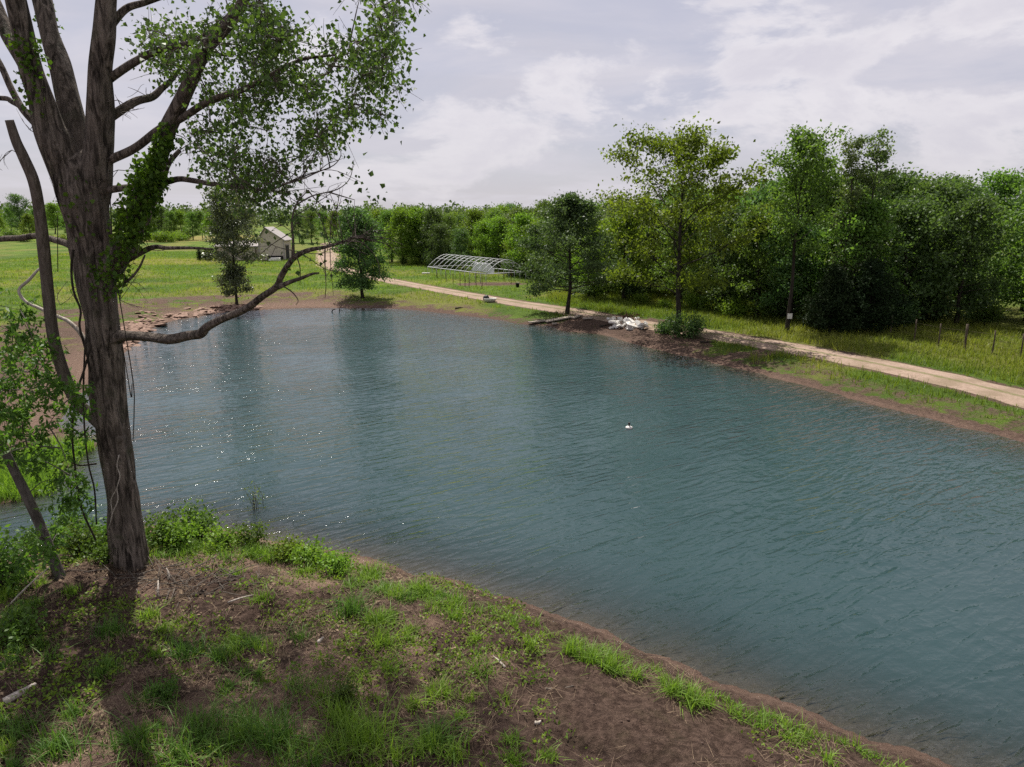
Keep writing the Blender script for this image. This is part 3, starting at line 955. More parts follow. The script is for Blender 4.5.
    # low far bushes
    for a, b, s_ in ((150, 241, 2.0), (160, 242, 1.8), (170, 242, 2.0), (180, 241, 1.7), (186, 240, 1.4), (10, 241, 1.9), (25, 242, 1.7), (45, 243, 1.6), (62, 243, 1.5), (-10, 242, 2), (128, 243, 1.5), (112, 244, 1.7)):
        p = ground(a, b)
        plant_bush('field_bush', bs[1 if rg.uniform() < .5 else 0], p, 'low round bush at the back of the field on the left', 'bush', 'low bushes at the back of the field', rg.uniform(0, 6), s_)
    # three little evergreens left of the barn
    cm = cedar_meshes('young_evergreen', 77, 1.6, .45, 900)
    for a, lab in ((200, 'leftmost of three small dark evergreens left of the barn'), (206, 'middle one of three small dark evergreens left of the barn'), (210, 'small dark evergreen nearest the barn corner, last of three')):
        plant_tree('evergreen_bush', cm, ground(a, 260.5), lab, 'evergreen', 'small evergreens by the barn', rg.uniform(0, 6))
    # far wood as one mass
    n = 900
    x = rg.uniform(-420, 420, n); y = rg.uniform(270, 520, n)
    keep = (np.abs(x) < y * .95); x, y = x[keep], y[keep]
    Z = height(x, y)
    hh = rg.uniform(7.5, 12.5, len(x))
    Pq = []; tt = []
    for a, b, z, h in zip(x, y, Z, hh):
        k = 110
        d = unit(rg.normal(size=(k, 3))) * rg.uniform(.5, 1, (k, 1))
        Pq.append(np.c_[a + d[:, 0] * 4.6, b + d[:, 1] * 4.6, z + h * .52 + d[:, 2] * h * .48]); tt.append(np.clip(rg.uniform(0, .8) + rg.uniform(0, .3, k), 0, 1))
    Pq = np.concatenate(Pq); tt = np.concatenate(tt)
    s_ = rg.uniform(.8, 1.7, len(Pq))
    o = obj('far_woods', leaf_mesh('far_woods', Pq, s_, s_ * .8, M['leaf_r'], rg, tt, upn=1.0))
    tag(o, 'far band of green woods along the horizon beyond the fields', 'woods', kind='stuff')

# ------------------------------------------------------------------ the big cottonwood in front
TY = 11.9
def limb_pts(pts, Y0, Y1):
    """pts: (px, py, r px); Y runs from Y0 to Y1 along the limb"""
    P = []; R = []
    q = np.array(pts, float)[:, :2]
    cum = np.r_[0, np.cumsum(np.linalg.norm(np.diff(q, axis=0), axis=1))]; cum /= cum[-1]
    for (a, b, r), f in zip(pts, cum):
        Y = Y0 + (Y1 - Y0) * f ** 1.15
        P.append(at(a, b, Y)); R.append(r * pxm(a, b, Y))
    return np.array(P), np.array(R)

def build_cottonwood():
    rg = np.random.default_rng(3)
    base = at(124, 556, TY)
    root = empty('cottonwood_tree', (base[0], base[1], gz(base[0], base[1])))
    tag(root, 'huge dark-barked cottonwood with ivy on its limbs, on the near bank', 'tree')
    off = np.array(root.location)
    skel = []
    def part(name, mb, mat, bev=0):
        o = mb.build(name, mat, root)
        o.location = -off
        return o
    def limb(name, pts, Y0, Y1, sides=12, mat='bark', bumpv=.07, sm=6, cap=True, keep=True):
        P, R = limb_pts(pts, Y0, Y1)
        mb = MB(); mb.tube(P, R, sides, sm, bumpv, int(pts[0][0]) + int(pts[0][1]), cap)
        o = part(name, mb, M[mat])
        if keep:
            skel.append((polyline_smooth(P, 4)))
        return o
    # trunk
    limb('trunk', [(131.5, 590, 18.5), (130.5, 562, 15.6), (127, 535, 14.7), (122, 500, 14.9), (116, 455, 14.7), (110.5, 410, 14.8), (105.5, 360, 15.6), (101, 310, 16.6), (95, 265, 18), (88, 215, 20.5), (83, 185, 23.5), (82, 168, 21), (84, 156, 12), (85, 150, 3)], TY, TY, 64, 'bark', .13, 10, keep=False)
    limb('limb', [(80, 230, 8), (66, 170, 16), (56, 145, 16.5), (48, 127, 14.5), (41, 100, 11.8), (31, 68, 11), (24, 34, 9.6), (16, 0, 9), (6, -40, 8), (-4, -100, 5), (-10, -160, 2)], TY, TY - .8, 32)
    limb('limb', [(34, 82, 7), (24, 62, 7.5), (8, 36, 6.6), (-2, 10, 6), (-14, -20, 5), (-35, -70, 4), (-60, -120, 1.5)], TY - .3, TY + 1, 20)
    limb('limb', [(90, 215, 6), (84, 165, 11), (77, 129, 10), (69, 100, 10.6), (61, 68, 9.8), (50, 34, 9.2), (42, 0, 9.2), (28, -50, 7), (20, -120, 4), (18, -170, 1.5)], TY, TY + 1.6, 28)
    limb('limb', [(90, 240, 6), (95, 190, 15), (99, 150, 13), (100, 129, 12), (101, 100, 11.8), (101, 68, 10.4), (105, 34, 10.4), (107, 0, 9.6), (112, -50, 8), (122, -110, 5), (126, -170, 2)], TY, TY - .3, 32)
    limb('limb', [(97, 305, 7), (104, 280, 10), (112, 265, 11.5), (125, 243, 11), (138, 211, 10), (148, 182, 9.2), (160, 152, 8.6), (168, 128, 8), (180, 103, 7.2), (192, 76, 6.8), (203, 52, 6.5), (214, 38, 6.2), (226, 26, 5.8), (240, 7, 5.2), (252, -20, 4.6), (275, -70, 3.4), (300, -120, 1.6)], TY, TY - 1.7, 28, 'bark', .10)
    limb('branch', [(100, 165, 6), (111, 159, 4.6), (135, 148, 4.2), (160, 129, 4), (181, 119, 3.8), (204, 104, 3.5), (225, 95, 3.1), (240, 91, 2.8), (267, 77, 2.2), (300, 60, 1.6), (335, 55, .9)], TY, TY - 2.2, 12)
    limb('branch', [(102, 122, 6), (112, 116, 4.6), (135, 102, 4), (152, 97, 3.6), (162, 88, 3), (172, 79, 2.3), (186, 60, 1.2)], TY, TY + .8, 12)
    limb('branch', [(103, 84, 5), (112, 77, 4.2), (133, 63, 3.7), (156, 51, 3.3), (181, 45, 2.8), (196, 40, 2.2), (225, 20, 1.3), (250, 0, .8)], TY, TY - 1, 12)
    limb('branch', [(106, 32, 5), (114, 21, 4), (127, 8, 3.6), (146, 2, 3.0), (172, -8, 2.4), (210, -30, 1.5)], TY, TY + .4, 12)
    limb('branch', [(98, 193, 5), (109, 190, 3.6), (133, 187, 3.2), (163, 183, 3), (179, 179, 2.8), (196, 181, 2.6), (217, 185, 2.2), (246, 188, 1.8), (267, 190, 1.4), (285, 184, 1.0), (310, 174, .6), (330, 168, .4)], TY, TY - 1.6, 10)
    limb('branch', [(106, 278, 6), (119, 265, 3.8), (138, 254, 3), (154, 247, 2.5), (167, 248, 2.0), (192, 248, 1.5), (213, 249, .8)], TY - .1, TY - .8, 10)
    limb('branch', [(112, 290, 4), (121, 285, 1.6), (131, 278, 1.4), (139, 268, 1.2), (145, 255, .9)], TY - .2, TY - .3, 8)
    limb('low_limb', [(103, 342, 5), (114, 338, 7), (124, 336, 5.2), (147, 337, 4.6), (169, 339.5, 4.9), (188, 336, 4.5), (200, 334, 4.5), (207, 327, 3.9), (219, 320.5, 3.8), (235, 314, 3.6), (247, 308, 3.4), (261, 297, 3.2), (276, 287, 3.4), (281, 277, 3.4), (288, 265, 3.0), (296, 256, 2.6), (309, 250, 2.1), (325, 247, 1.7), (343, 242, 1.3), (356, 237, 1.0), (372, 240, .7)], TY, TY - 3.0, 20, 'bark', .15)
    limb('branch', [(278, 287, 3), (290, 282, 2.2), (302, 278, 1.8), (312, 274, 1.4), (319, 273, .8)], TY - 2.1, TY - 2.5, 8)
    limb('branch', [(293, 259, 2), (293, 240, 1.3), (292, 222, 1.0), (296, 205, .7), (308, 190, .5)], TY - 2.4, TY - 2.5, 6)
    limb('branch', [(-60, 100, 2), (0, 98, 2.4), (12, 102, 2.4), (25, 110, 2.6), (38, 122, 3), (52, 132, 2.5)], TY + .5, TY - .2, 8)
    limb('branch', [(-20, 30, 2), (0, 64, 2.8), (11, 88, 3), (22, 108, 3.4), (36, 124, 4), (50, 140, 3)], TY + .3, TY - .2, 8)
    limb('branch', [(-60, 245, 2.2), (0, 239, 2.9), (20, 238, 3.1), (37, 236, 3.2), (59, 241, 3.6), (70, 245, 4), (92, 255, 5)], TY + 1.4, TY, 8)
    # dead limb leaning up the left side
    limb('dead_limb', [(124, 440, 4.5), (116, 436, 6), (107, 430, 6), (92, 417, 5.6), (75, 399, 5.6), (64, 374, 5.6), (54, 339, 5.4), (49, 300, 5.4), (44, 250, 5.4), (40, 215, 5.2), (34, 182, 5.2), (24, 158, 5), (16, 141, 4.5), (9, 120, 3.8)], TY - .1, TY - .9, 18, 'deadwood', .06, keep=False)
    limb('dead_branch', [(98, 352, 2.4), (84, 338, 2.2), (78, 330, 2), (68, 321, 1.9), (59, 317, 1.8), (39, 308, 1.7), (25, 301, 1.6), (19, 290, 1.5), (29, 280, 1.5), (39, 269, 1.1), (44, 268, .6)], TY - .1, TY + .5, 8, 'white_wood', .05, keep=False)
    # limb behind the ivy that crosses to the right
    limb('branch', [(126, 250, 3), (143, 228, 3.4), (152, 205, 3.2), (162, 185, 3), (168, 165, 2.6), (180, 150, 2)], TY + .3, TY + .9, 8)
    # hanging vines
    mb = MB()
    for pts, y in (([(73, 250, 1.3), (72, 268, 1.1), (75, 290, 1.1), (78, 310, 1), (80, 326, 1.1), (86, 350, 1.2), (90, 372, .8)], -.35), ([(90, 345, .8), (84, 372, 1.1), (78, 392, 1), (73, 430, 1), (75, 470, .9), (82, 505, 1), (97, 541, .9)], -.5),
                   ([(86, 340, .8), (83, 390, .9), (84, 430, .8), (89, 465, .8), (95, 490, .8), (98, 525, .7)], -.45), ([(111, 190, .5), (112, 230, .45), (113, 262, .4)], -.4), ([(58, 215, .4), (57, 245, .4), (58, 272, .4)], -.5),
                   ([(119, 290, .5), (132, 380, .5), (134, 410, .5), (133, 440, .4)], -.45), ([(123, 345, .4), (127, 372, .4), (131, 398, .5), (132, 384, .4)], -.45),
                   ([(66, 388, .7), (54, 386, .6), (46, 380, .5)], -.3), ([(96, 463, 1), (80, 464, .8), (70, 462, .6)], -.3)):
        P, R = limb_pts(pts, TY + y, TY + y - .1)
        P = P + rg.normal(0, .012, P.shape)
        mb.tube(P, R, 6, 5)
    part('vine', mb, M['dark_bark'])
    mb = MB()
    for pts in ([(119, 455, .6), (117, 466, .6), (120, 476, .55), (117, 488, .5), (118, 500, .5), (113, 512, .5), (110, 524, .4)], [(117, 488, .4), (111, 500, .4), (112, 514, .35), (108, 530, .3)]):
        P, R = limb_pts(pts, TY - .42, TY - .45)
        mb.tube(P, R, 5, 4)
    part('dead_vine', mb, M['white_wood'])

    # ---- twigs and leaves: anchors are pulled out to the nearest wood
    nodes = [np.concatenate(skel)]
    def region(poly, n, y0, y1, seed, holes=.42, sc=45.0):
        r2 = np.random.default_rng(seed); out = []
        poly = np.array(poly, float); lo, hi = poly.min(0), poly.max(0)
        while len(out) < n:
            a, b = r2.uniform(lo[0], hi[0]), r2.uniform(lo[1], hi[1])
            ins = False
            for i in range(len(poly)):
                (x1, y1_), (x2, y2_) = poly[i - 1], poly[i]
                if (y1_ > b) != (y2_ > b) and a < x1 + (b - y1_) / (y2_ - y1_) * (x2 - x1): ins = not ins
            if not ins: continue
            if fbm(a / sc, b / sc, 3, seed) < holes: continue
            out.append(at(a, b, r2.uniform(y0, y1)))
        return out
    anchors = []
    anchors += region([(150, -5), (262, -5), (300, 60), (300, 130), (285, 190), (262, 196), (215, 192), (196, 165), (186, 140), (200, 120), (196, 80), (158, 66), (140, 40), (148, 28)], 215, 9.6, 14.5, 1, .44, 36)
    anchors += region([(255, -10), (425, -10), (418, 8), (395, 20), (400, 50), (392, 75), (398, 95), (382, 122), (360, 108), (340, 125), (330, 145), (300, 165), (275, 190), (262, 120)], 185, 9.4, 13.0, 2, .48, 28)
    anchors += region([(205, 160), (285, 150), (285, 196), (240, 205), (205, 190)], 46, 9.6, 12.2, 4, .3)
    anchors += region([(142, 48), (168, 45), (168, 78), (146, 72)], 8, 11.5, 12.5, 5, .2)
    nvis = len(anchors)
    # crown above the frame
    cx, cy_ = base[0] + .8, TY + .3
    r2 = np.random.default_rng(8)
    while len(anchors) < nvis + 520:
        d = unit(r2.normal(size=3)) * r2.uniform(.25, 1) ** .5
        p = np.array([cx, cy_, 14.6]) + d * np.array([6.2, 5.6, 4.6])
        dd = p - [0, 0, CAMZ]; depth = dd[1] * CP - dd[2] * SP
        if depth < 3: continue
        v = (dd[2] * CP + dd[1] * SP) / depth; py = 383.5 - v * F; px = 512 + dd[0] / depth * F
        if py > -12: continue
        if fbm(p[0] * .8, p[1] * .8 + p[2], 3, 77) < .45: continue
        anchors.append(p)
    anchors = np.array(anchors)
    allnodes = np.concatenate(nodes)
    order = np.argsort([np.min(np.linalg.norm(allnodes - a, axis=1)) for a in anchors])
    twigs = MB(); A_kept = []
    for k in order:
        a = anchors[k]
        dv = allnodes - a
        dist = np.linalg.norm(dv, axis=1) + .25 * np.maximum(dv[:, 2], 0)
        j = int(np.argmin(dist)); p = allnodes[j]; L = np.linalg.norm(a - p)
        if L < .05: continue
        mid = (p + a) / 2 + np.array([0, 0, .10 * L]) + rg.normal(0, .06, 3) * L
        r = min(.026, .007 + .007 * L)
        twigs.tube([p, mid, a], [r, r * .7, .0035], 4, 3, cap=False)
        allnodes = np.r_[allnodes, [mid * .5 + a * .5, mid, a]]
        A_kept.append(a)
        for _ in range(4):
            e = a + rg.normal(size=3) * .17
            twigs.tube([a, (a + e) / 2 + rg.normal(0, .02, 3), e], [.0045, .0035, .002], 3, 0, cap=False)
    # bare twigs
    def sprays(list_, n, Ln, y):
        for (a, b) in list_:
            p = at(a, b, y)
            for _ in range(n):
                d = unit(rg.normal(size=3) + np.array([.5, 0, .2])); l = Ln * rg.uniform(.4, 1)
                q = p + d * l
                m1 = (p + q) / 2 + rg.normal(0, .12 * l, 3)
                twigs.tube([p, m1, q], [.006, .0045, .0025], 4, 3, cap=False)
                for _ in range(2):
                    e = m1 + unit(d + rg.normal(0, .7, 3)) * l * .45
                    twigs.tube([m1, (m1 + e) / 2 + rg.normal(0, .05 * l, 3), e], [.004, .003, .002], 3, 2, cap=False)
    sprays([(285, 184), (300, 178), (320, 170), (270, 190)], 4, .9, 10.3)
    sprays([(343, 242), (356, 238), (330, 246), (365, 240)], 5, .75, 9.0)
    sprays([(300, 252), (292, 232), (296, 215)], 3, .8, 9.4)
    sprays([(118, 100), (120, 112), (150, 98)], 3, .5, 11.8)
    sprays([(30, 130), (12, 150), (60, 200), (112, 205), (118, 170)], 3, .6, 11.7)
    sprays([(140, 255), (150, 250), (128, 282), (120, 300)], 3, .6, 11.5)
    sprays([(60, 305), (30, 300), (70, 290)], 2, .5, 12)
    for pts in ([(285, 184), (300, 180), (318, 172), (334, 165), (341, 155), (338, 146)], [(300, 180), (312, 160), (316, 142)], [(296, 255), (300, 268), (300, 285)], [(325, 247), (325, 265), (326, 285), (325, 298)],
                [(283, 286), (292, 292), (298, 300), (296, 305)], [(343, 242), (360, 242), (372, 252), (378, 262), (380, 275)], [(343, 242), (355, 236), (370, 236)], [(296, 205), (312, 196), (328, 192), (340, 188), (350, 178), (354, 160)], [(328, 192), (345, 197), (355, 200)], [(308, 190), (316, 200), (330, 212)]):
        P = np.array([at(a, b, 9.4 + .05 * i) for i, (a, b) in enumerate(pts)])
        twigs.tube(P, np.linspace(.010, .004, len(P)), 4, 4, cap=False)
    part('twigs', twigs, M['bark'])
    A = np.array(A_kept)
    def leaves_at(A, per, spread, seed):
        r3 = np.random.default_rng(seed)
        pk = np.repeat(np.arange(len(A)), per)
        P = A[pk] + r3.normal(size=(len(pk), 3)) * spread
        tint = np.clip(r3.uniform(0, .6, len(A))[pk] + r3.uniform(0, .45, len(pk)), 0, 1)
        return P, tint
    P, tint = leaves_at(A, 24, .15, 9)
    # sparse sprigs low on the right
    extra = []
    for (a, b, n, s, y) in ((350, 178, 5, .12, 9.5), (354, 162, 4, .10, 9.5), (345, 186, 4, .13, 9.5), (335, 190, 5, .15, 9.5), (328, 196, 6, .15, 9.5), (355, 200, 4, .12, 9.5), (318, 200, 7, .18, 9.4), (310, 210, 8, .2, 9.4), (300, 205, 8, .2, 9.4), (295, 222, 8, .2, 9.4), (288, 212, 8, .2, 9.4), (305, 225, 8, .22, 9.4),
                            (320, 215, 8, .2, 9.4), (280, 205, 10, .2, 9.8), (270, 215, 10, .22, 9.8), (285, 240, 5, .2, 9.4), (300, 252, 6, .16, 9.4), (310, 258, 5, .12, 9.3), (355, 215, 7, .2, 9.3), (370, 208, 7, .2, 9.3), (378, 222, 6, .2, 9.3), (340, 225, 7, .2, 9.3), (325, 232, 6, .2, 9.3), (335, 243, 3, .15, 9.2), (376, 195, 4, .12, 9.3)):
        c = at(a, b, y)
        extra.append(c + rg.normal(size=(n, 3)) * s)
    extra = np.concatenate(extra)
    P = np.r_[P, extra]; tint = np.r_[tint, rg.uniform(0, .7, len(extra))]
    sz = rg.uniform(.042, .088, len(P))
    me = leaf_mesh('cottonwood_crown', P - off, sz, sz * .95, M['leaf_front'], rg, tint, droop=.8, upn=.4, wide=.33)
    obj('crown', me, root)
    # ivy
    I = []
    def ivy(pts, rad, n, y):
        C = polyline_smooth([at(a, b, y) for a, b in pts], 12)
        r3 = np.array([pxm(a, b, y) for a, b in pts])[0]
        k = rg.integers(0, len(C), n)
        d = unit(rg.normal(size=(n, 3)))
        I.append(C[k] + d * (rad * r3) * rg.uniform(.75, 1.35, (n, 1)))
    ivy([(104, 285), (115, 262)], 15, 260, TY - .25)
    ivy([(116, 262), (126, 240), (132, 225)], 12, 300, TY - .5)
    ivy([(128, 235), (136, 212), (142, 195), (148, 180), (152, 168)], 15, 1100, TY - .6)
    ivy([(148, 182), (160, 150), (168, 130)], 9, 380, TY - .75)
    ivy([(22, 40), (28, 52), (38, 60)], 12, 170, TY - .4)
    ivy([(44, 8), (48, 20), (52, 30)], 9, 90, TY + .9)
    ivy([(75, 180), (80, 205), (88, 235)], 16, 120, TY - .2)
    ivy([(30, 75), (28, 90), (34, 105)], 11, 60, TY - .5)
    I = np.concatenate(I)
    s_ = rg.uniform(.05, .095, len(I))
    obj('ivy', leaf_mesh('ivy', I - off, s_, s_ * .95, M['ivy'], rg, droop=.8, upn=.3, wide=.35), root)

def build_sapling():
    rg = np.random.default_rng(21)
    Y = 11.1
    pts = [(68, 598, 6.2), (64, 586, 5.2), (55, 564, 4.9), (43, 532, 4.7), (30, 503, 4.4), (15, 472, 4.2), (0, 442, 4), (-18, 408, 3.5), (-35, 370, 2.8), (-45, 320, 1.8), (-48, 280, 1)]
    P, R = limb_pts(pts, Y, Y - .3)
    b = P[1]
    root = empty('sapling_tree', (b[0], b[1], gz(b[0], b[1])))
    tag(root, 'young leaning tree with grey stem and compound leaves, left of the cottonwood', 'tree')
    off = np.array(root.location)
    mb = MB(); mb.tube(P - off, R, 14, 6, .05, 4)
    nodes = polyline_smooth(P, 4)
    br = mb; Lf = []; tt = []
    tg = [(20, 310), (8, 330), (35, 345), (10, 360), (28, 372), (55, 372), (5, 390), (40, 398), (62, 405), (20, 410), (70, 430), (48, 425), (30, 438), (8, 425), (60, 450), (75, 395), (15, 455), (70, 475), (55, 480), (80, 490), (66, 500), (-15, 300), (-20, 340), (-25, 380), (-40, 430), (-10, 460), (30, 330), (15, 345), (45, 358), (0, 372), (28, 392), (12, 440), (40, 460), (45, 540), (35, 548), (58, 535), (-5, 410), (50, 390), (22, 425)]
    for (a, b_) in tg:
        e = at(a, b_, Y + rg.uniform(-1.2, .9))
        d = np.linalg.norm(nodes - e, axis=1) + .5 * np.maximum(0, nodes[:, 2] - e[2])
        p = nodes[int(np.argmin(d))]
        m = (p + e) / 2 + [0, 0, .1] + rg.normal(0, .04, 3)
        br.tube([p - off, m - off, e - off], [.012, .008, .003], 5, 3, cap=False)
        nodes = np.r_[nodes, [m, e]]
        # compound fronds radiating from the tip
        for _ in range(8):
            dv = unit(rg.normal(size=3) + unit(e - p) * .8 - [0, 0, .25]); Ls = rg.uniform(.22, .42)
            s0 = e + rg.normal(0, .07, 3)
            for k in range(9):
                q = s0 + dv * Ls * (k + 1) / 9 - np.array([0, 0, .12]) * ((k + 1) / 9) ** 2 * Ls * 2
                for _s in (0, 1):
                    Lf.append(q); tt.append(rg.uniform(0, 1))
    Lf = np.array(Lf)
    br.build('trunk', M['grey_bark'], root)
    s_ = rg.uniform(.08, .14, len(Lf))
    obj('crown', leaf_mesh('sapling_crown', Lf - off, s_, s_ * .38, M['leaf_sap'], rg, np.array(tt), droop=.35, upn=1.6), root)

# ------------------------------------------------------------------ near ground cover
def build_foreground():
    rg = np.random.default_rng(31)
    tufts = []   # px, py, radius m, n blades, height, dark?
    for t in [(350, 612, .26, 150, .42, 1), (372, 622, .18, 70, .3, 0), (385, 645, .24, 120, .32, 0), (112, 636, .22, 130, .38, 1), (150, 618, .16, 70, .26, 0), (190, 655, .32, 130, .3, 1), (232, 655, .25, 80, .24, 0), (262, 600, .2, 80, .25, 0),
              (360, 745, .42, 260, .48, 0), (340, 720, .22, 100, .35, 0), (240, 738, .45, 240, .42, 1), (275, 742, .25, 140, .42, 1), (200, 728, .3, 120, .34, 1), (130, 745, .3, 130, .32, 1), (60, 750, .35, 140, .32, 1), (20, 735, .25, 90, .28, 1), (75, 715, .2, 70, .26, 1), (440, 742, .25, 130, .36, 1), (428, 748, .18, 70, .34, 0),
              (440, 695, .22, 110, .28, 0), (415, 705, .16, 60, .24, 0), (482, 672, .2, 80, .24, 0), (455, 620, .2, 90, .24, 0), (475, 640, .14, 50, .2, 0), (420, 595, .2, 90, .22, 0), (530, 648, .16, 60, .22, 0),
              (570, 652, .16, 110, .34, 0), (590, 662, .2, 150, .36, 0), (612, 670, .2, 140, .34, 0), (636, 677, .14, 60, .26, 0), (672, 692, .15, 90, .3, 0), (690, 702, .17, 110, .3, 0), (708, 705, .12, 60, .24, 0), (735, 714, .16, 60, .2, 0), (762, 726, .18, 70, .2, 0), (790, 740, .14, 50, .18, 0), (830, 760, .14, 50, .18, 0),
              (20, 620, .28, 140, .34, 1), (8, 600, .22, 110, .34, 0), (15, 655, .2, 60, .22, 1), (300, 640, .2, 70, .24, 1), (325, 700, .2, 70, .24, 0), (150, 700, .25, 90, .26, 1), (100, 672, .2, 60, .22, 1), (300, 690, .25, 90, .24, 1), (265, 650, .2, 70, .22, 0), (410, 640, .16, 50, .2, 0), (390, 670, .2, 70, .2, 0), (360, 680, .2, 70, .2, 0),
              (400, 758, .22, 80, .28, 0), (300, 758, .3, 110, .34, 1), (175, 765, .3, 120, .34, 1), (460, 720, .15, 50, .2, 0), (505, 700, .12, 30, .16, 0), (470, 700, .15, 40, .18, 0)]:
        tufts.append(t)
    # strip of fresh grass and weeds along the top of the bank
    for a in np.arange(150, 470, 7.0):
        b = np.interp(a, [150, 200, 250, 290, 330, 380, 430, 470], [548, 545, 552, 560, 570, 582, 594, 604]) + rg.uniform(-10, 12)
        tufts.append((a, b, .22, int(rg.uniform(40, 110)), rg.uniform(.16, .32), 0 if rg.uniform() < .75 else 1))
    for a in np.arange(480, 900, 11.0):
        b = np.interp(a, [480, 600, 723, 863, 900], [600, 644, 694, 747, 760]) + rg.uniform(1, 14)
        tufts.append((a, b, .14, int(rg.uniform(8, 40)), rg.uniform(.1, .24), 0))
    for _ in range(170):
        a, b = rg.uniform(-20, 560), rg.uniform(575, 775)
        if fbm(a / 60, b / 40, 3, 91) < .52: continue
        if a > 470 and rg.uniform() < .6: continue
        tufts.append((a, b, rg.uniform(.06, .2), int(rg.uniform(25, 90)), rg.uniform(.10, .28), 1 if (rg.uniform() < .55 and a < 330) else 0))
    for dark, nm, mt, lab in ((0, 'grass', 'grass', 'fresh green grass tufts on the near bank'), (1, 'dark_grass', 'grass_dark', 'darker green grass tufts on the near bank')):
        P, H, T = [], [], []
        for (a, b, r, n, h, d) in tufts:
            if d != dark: continue
            c = ground(a, b)
            n = int(n * 1.35)
            q = c + rg.normal(size=(n, 3)) * [r * .46, r * .46, 0]
            P.append(q); H.append(h * rg.uniform(.45, 1.15, n)); T.append(np.clip(rg.uniform(0, .55) + rg.uniform(0, .5, n), 0, 1))
        P = np.concatenate(P); H = np.concatenate(H); T = np.concatenate(T)
        sd = signed(P[:, 0], P[:, 1]); ok = sd > .12
        P, H, T, sd = P[ok], H[ok], T[ok], sd[ok]
        P[:, 2] = height(P[:, 0], P[:, 1], sd) - .02
        V, Fc, m = blades_arrays(P, H, rg.uniform(.009, .021, len(P)), rg, .75)
        tag(obj(nm, mesh_np(nm, V, Fc, M[mt], attrs={'tint': np.repeat(T, m)})), lab, 'grass', kind='stuff')
    # dried tufts among the green
    P, H = [], []
    for _ in range(120):
        a, b = rg.uniform(-10, 520), rg.uniform(580, 770)
        c = ground(a, b); n = int(rg.uniform(12, 45)); P.append(c + rg.normal(size=(n, 3)) * [.09, .09, 0]); H.append(rg.uniform(.06, .22, n))
    P = np.concatenate(P); H = np.concatenate(H); sd = signed(P[:, 0], P[:, 1]); ok = sd > .2; P, H, sd = P[ok], H[ok], sd[ok]
    P[:, 2] = height(P[:, 0], P[:, 1], sd) - .02
    V, Fc, m = blades_arrays(P, H, rg.uniform(.006, .012, len(P)), rg, 1.1)
    tag(obj('dry_grass', mesh_np('dry_grass', V, Fc, M['straw'])), 'dry straw coloured grass wisps on the near bank', 'grass', kind='stuff')
    # fallen leaves
    n = 7000
    X = rg.uniform(-11, -.6, n); Y = rg.uniform(5.8, 14.2, n); sd = signed(X, Y)
    ok = (sd > .3) & (near_mask(X, Y) > .5) & (fbm(X * 1.3, Y * 1.3, 3, 97) > .44); X, Y, sd = X[ok], Y[ok], sd[ok]
    P = np.c_[X, Y, height(X, Y, sd) + .015]; sz = rg.uniform(.03, .075, len(P))
    tag(obj('fallen_leaves', leaf_mesh('fallen_leaves', P, sz, sz * .6, M['straw'], rg, droop=0, upn=4)), 'brown fallen leaves over the soil of the near bank', 'leaves', kind='stuff')
    # broad-leaved weeds, low
    n = 15000
    X = rg.uniform(-11, 4.5, n); Y = rg.uniform(5.8, 14.5, n)
    dens = fbm(X * .9, Y * .9, 4, 61) + .10 * sst(0, -3, X) - .22 * sst(-1, 2.5, X)
    sd = signed(X, Y)
    ok = (sd > .25) & (dens > .57 + rg.uniform(-.04, .10, n)) & (near_mask(X, Y) > .5)
    X, Y, sd = X[ok], Y[ok], sd[ok]
    Pc = np.c_[X, Y, height(X, Y, sd)]
    k = 6
    P = np.repeat(Pc, k, 0) + rg.normal(size=(len(Pc) * k, 3)) * [.06, .06, .03] + [0, 0, .04]
    s = rg.uniform(.03, .075, len(P))
    o = obj('weeds', leaf_mesh('weeds', P, s, s * .5, M['grass'], rg, np.repeat(np.clip(rg.uniform(0, 1, len(Pc)), 0, 1), k), droop=-.3, upn=1.2))
    tag(o, 'low creeping weeds over the bare soil of the near bank', 'weeds', kind='stuff')
    # dead straw litter
    n = 34000
    X = rg.uniform(-11, 4.5, n); Y = rg.uniform(5.8, 14.2, n)
    sd = signed(X, Y); dens = fbm(X * .8 + 7, Y * .8, 4, 53)
    ok = (sd > .2) & (near_mask(X, Y) > .5) & (dens + .12 * sst(1, -3, X) > .53 + rg.uniform(-.05, .14, n))
    X, Y, sd = X[ok], Y[ok], sd[ok]
    P = np.c_[X, Y, height(X, Y, sd) + .012]
    V, Fc, m = blades_arrays(P, rg.uniform(.012, .06, len(P)), .006, rg, .1, 2)
    az = rg.uniform(0, 2 * pi, len(P)); L = rg.uniform(.08, .30, len(P))
    V = V.reshape(len(P), m, 3)
    for r in range(3):
        V[:, 2 * r:2 * r + 2, 0] += (np.cos(az) * L * r / 2)[:, None]; V[:, 2 * r:2 * r + 2, 1] += (np.sin(az) * L * r / 2)[:, None]
    tag(obj('litter', mesh_np('litter', V.reshape(-1, 3), Fc, M['straw'])), 'dead straw and twig litter strewn over the near bank', 'litter', kind='stuff')
    # leafy weed clumps round the tree and on the bank edge
    bm = [bush_meshes('weed', 301, .55, .5, M['grass_dark'], .075, 900, 11), bush_meshes('weed', 302, .5, .45, M['grass'], .07, 800, 12), bush_meshes('weed', 303, .8, .5, M['leaf_sap'], .08, 900, 10)]
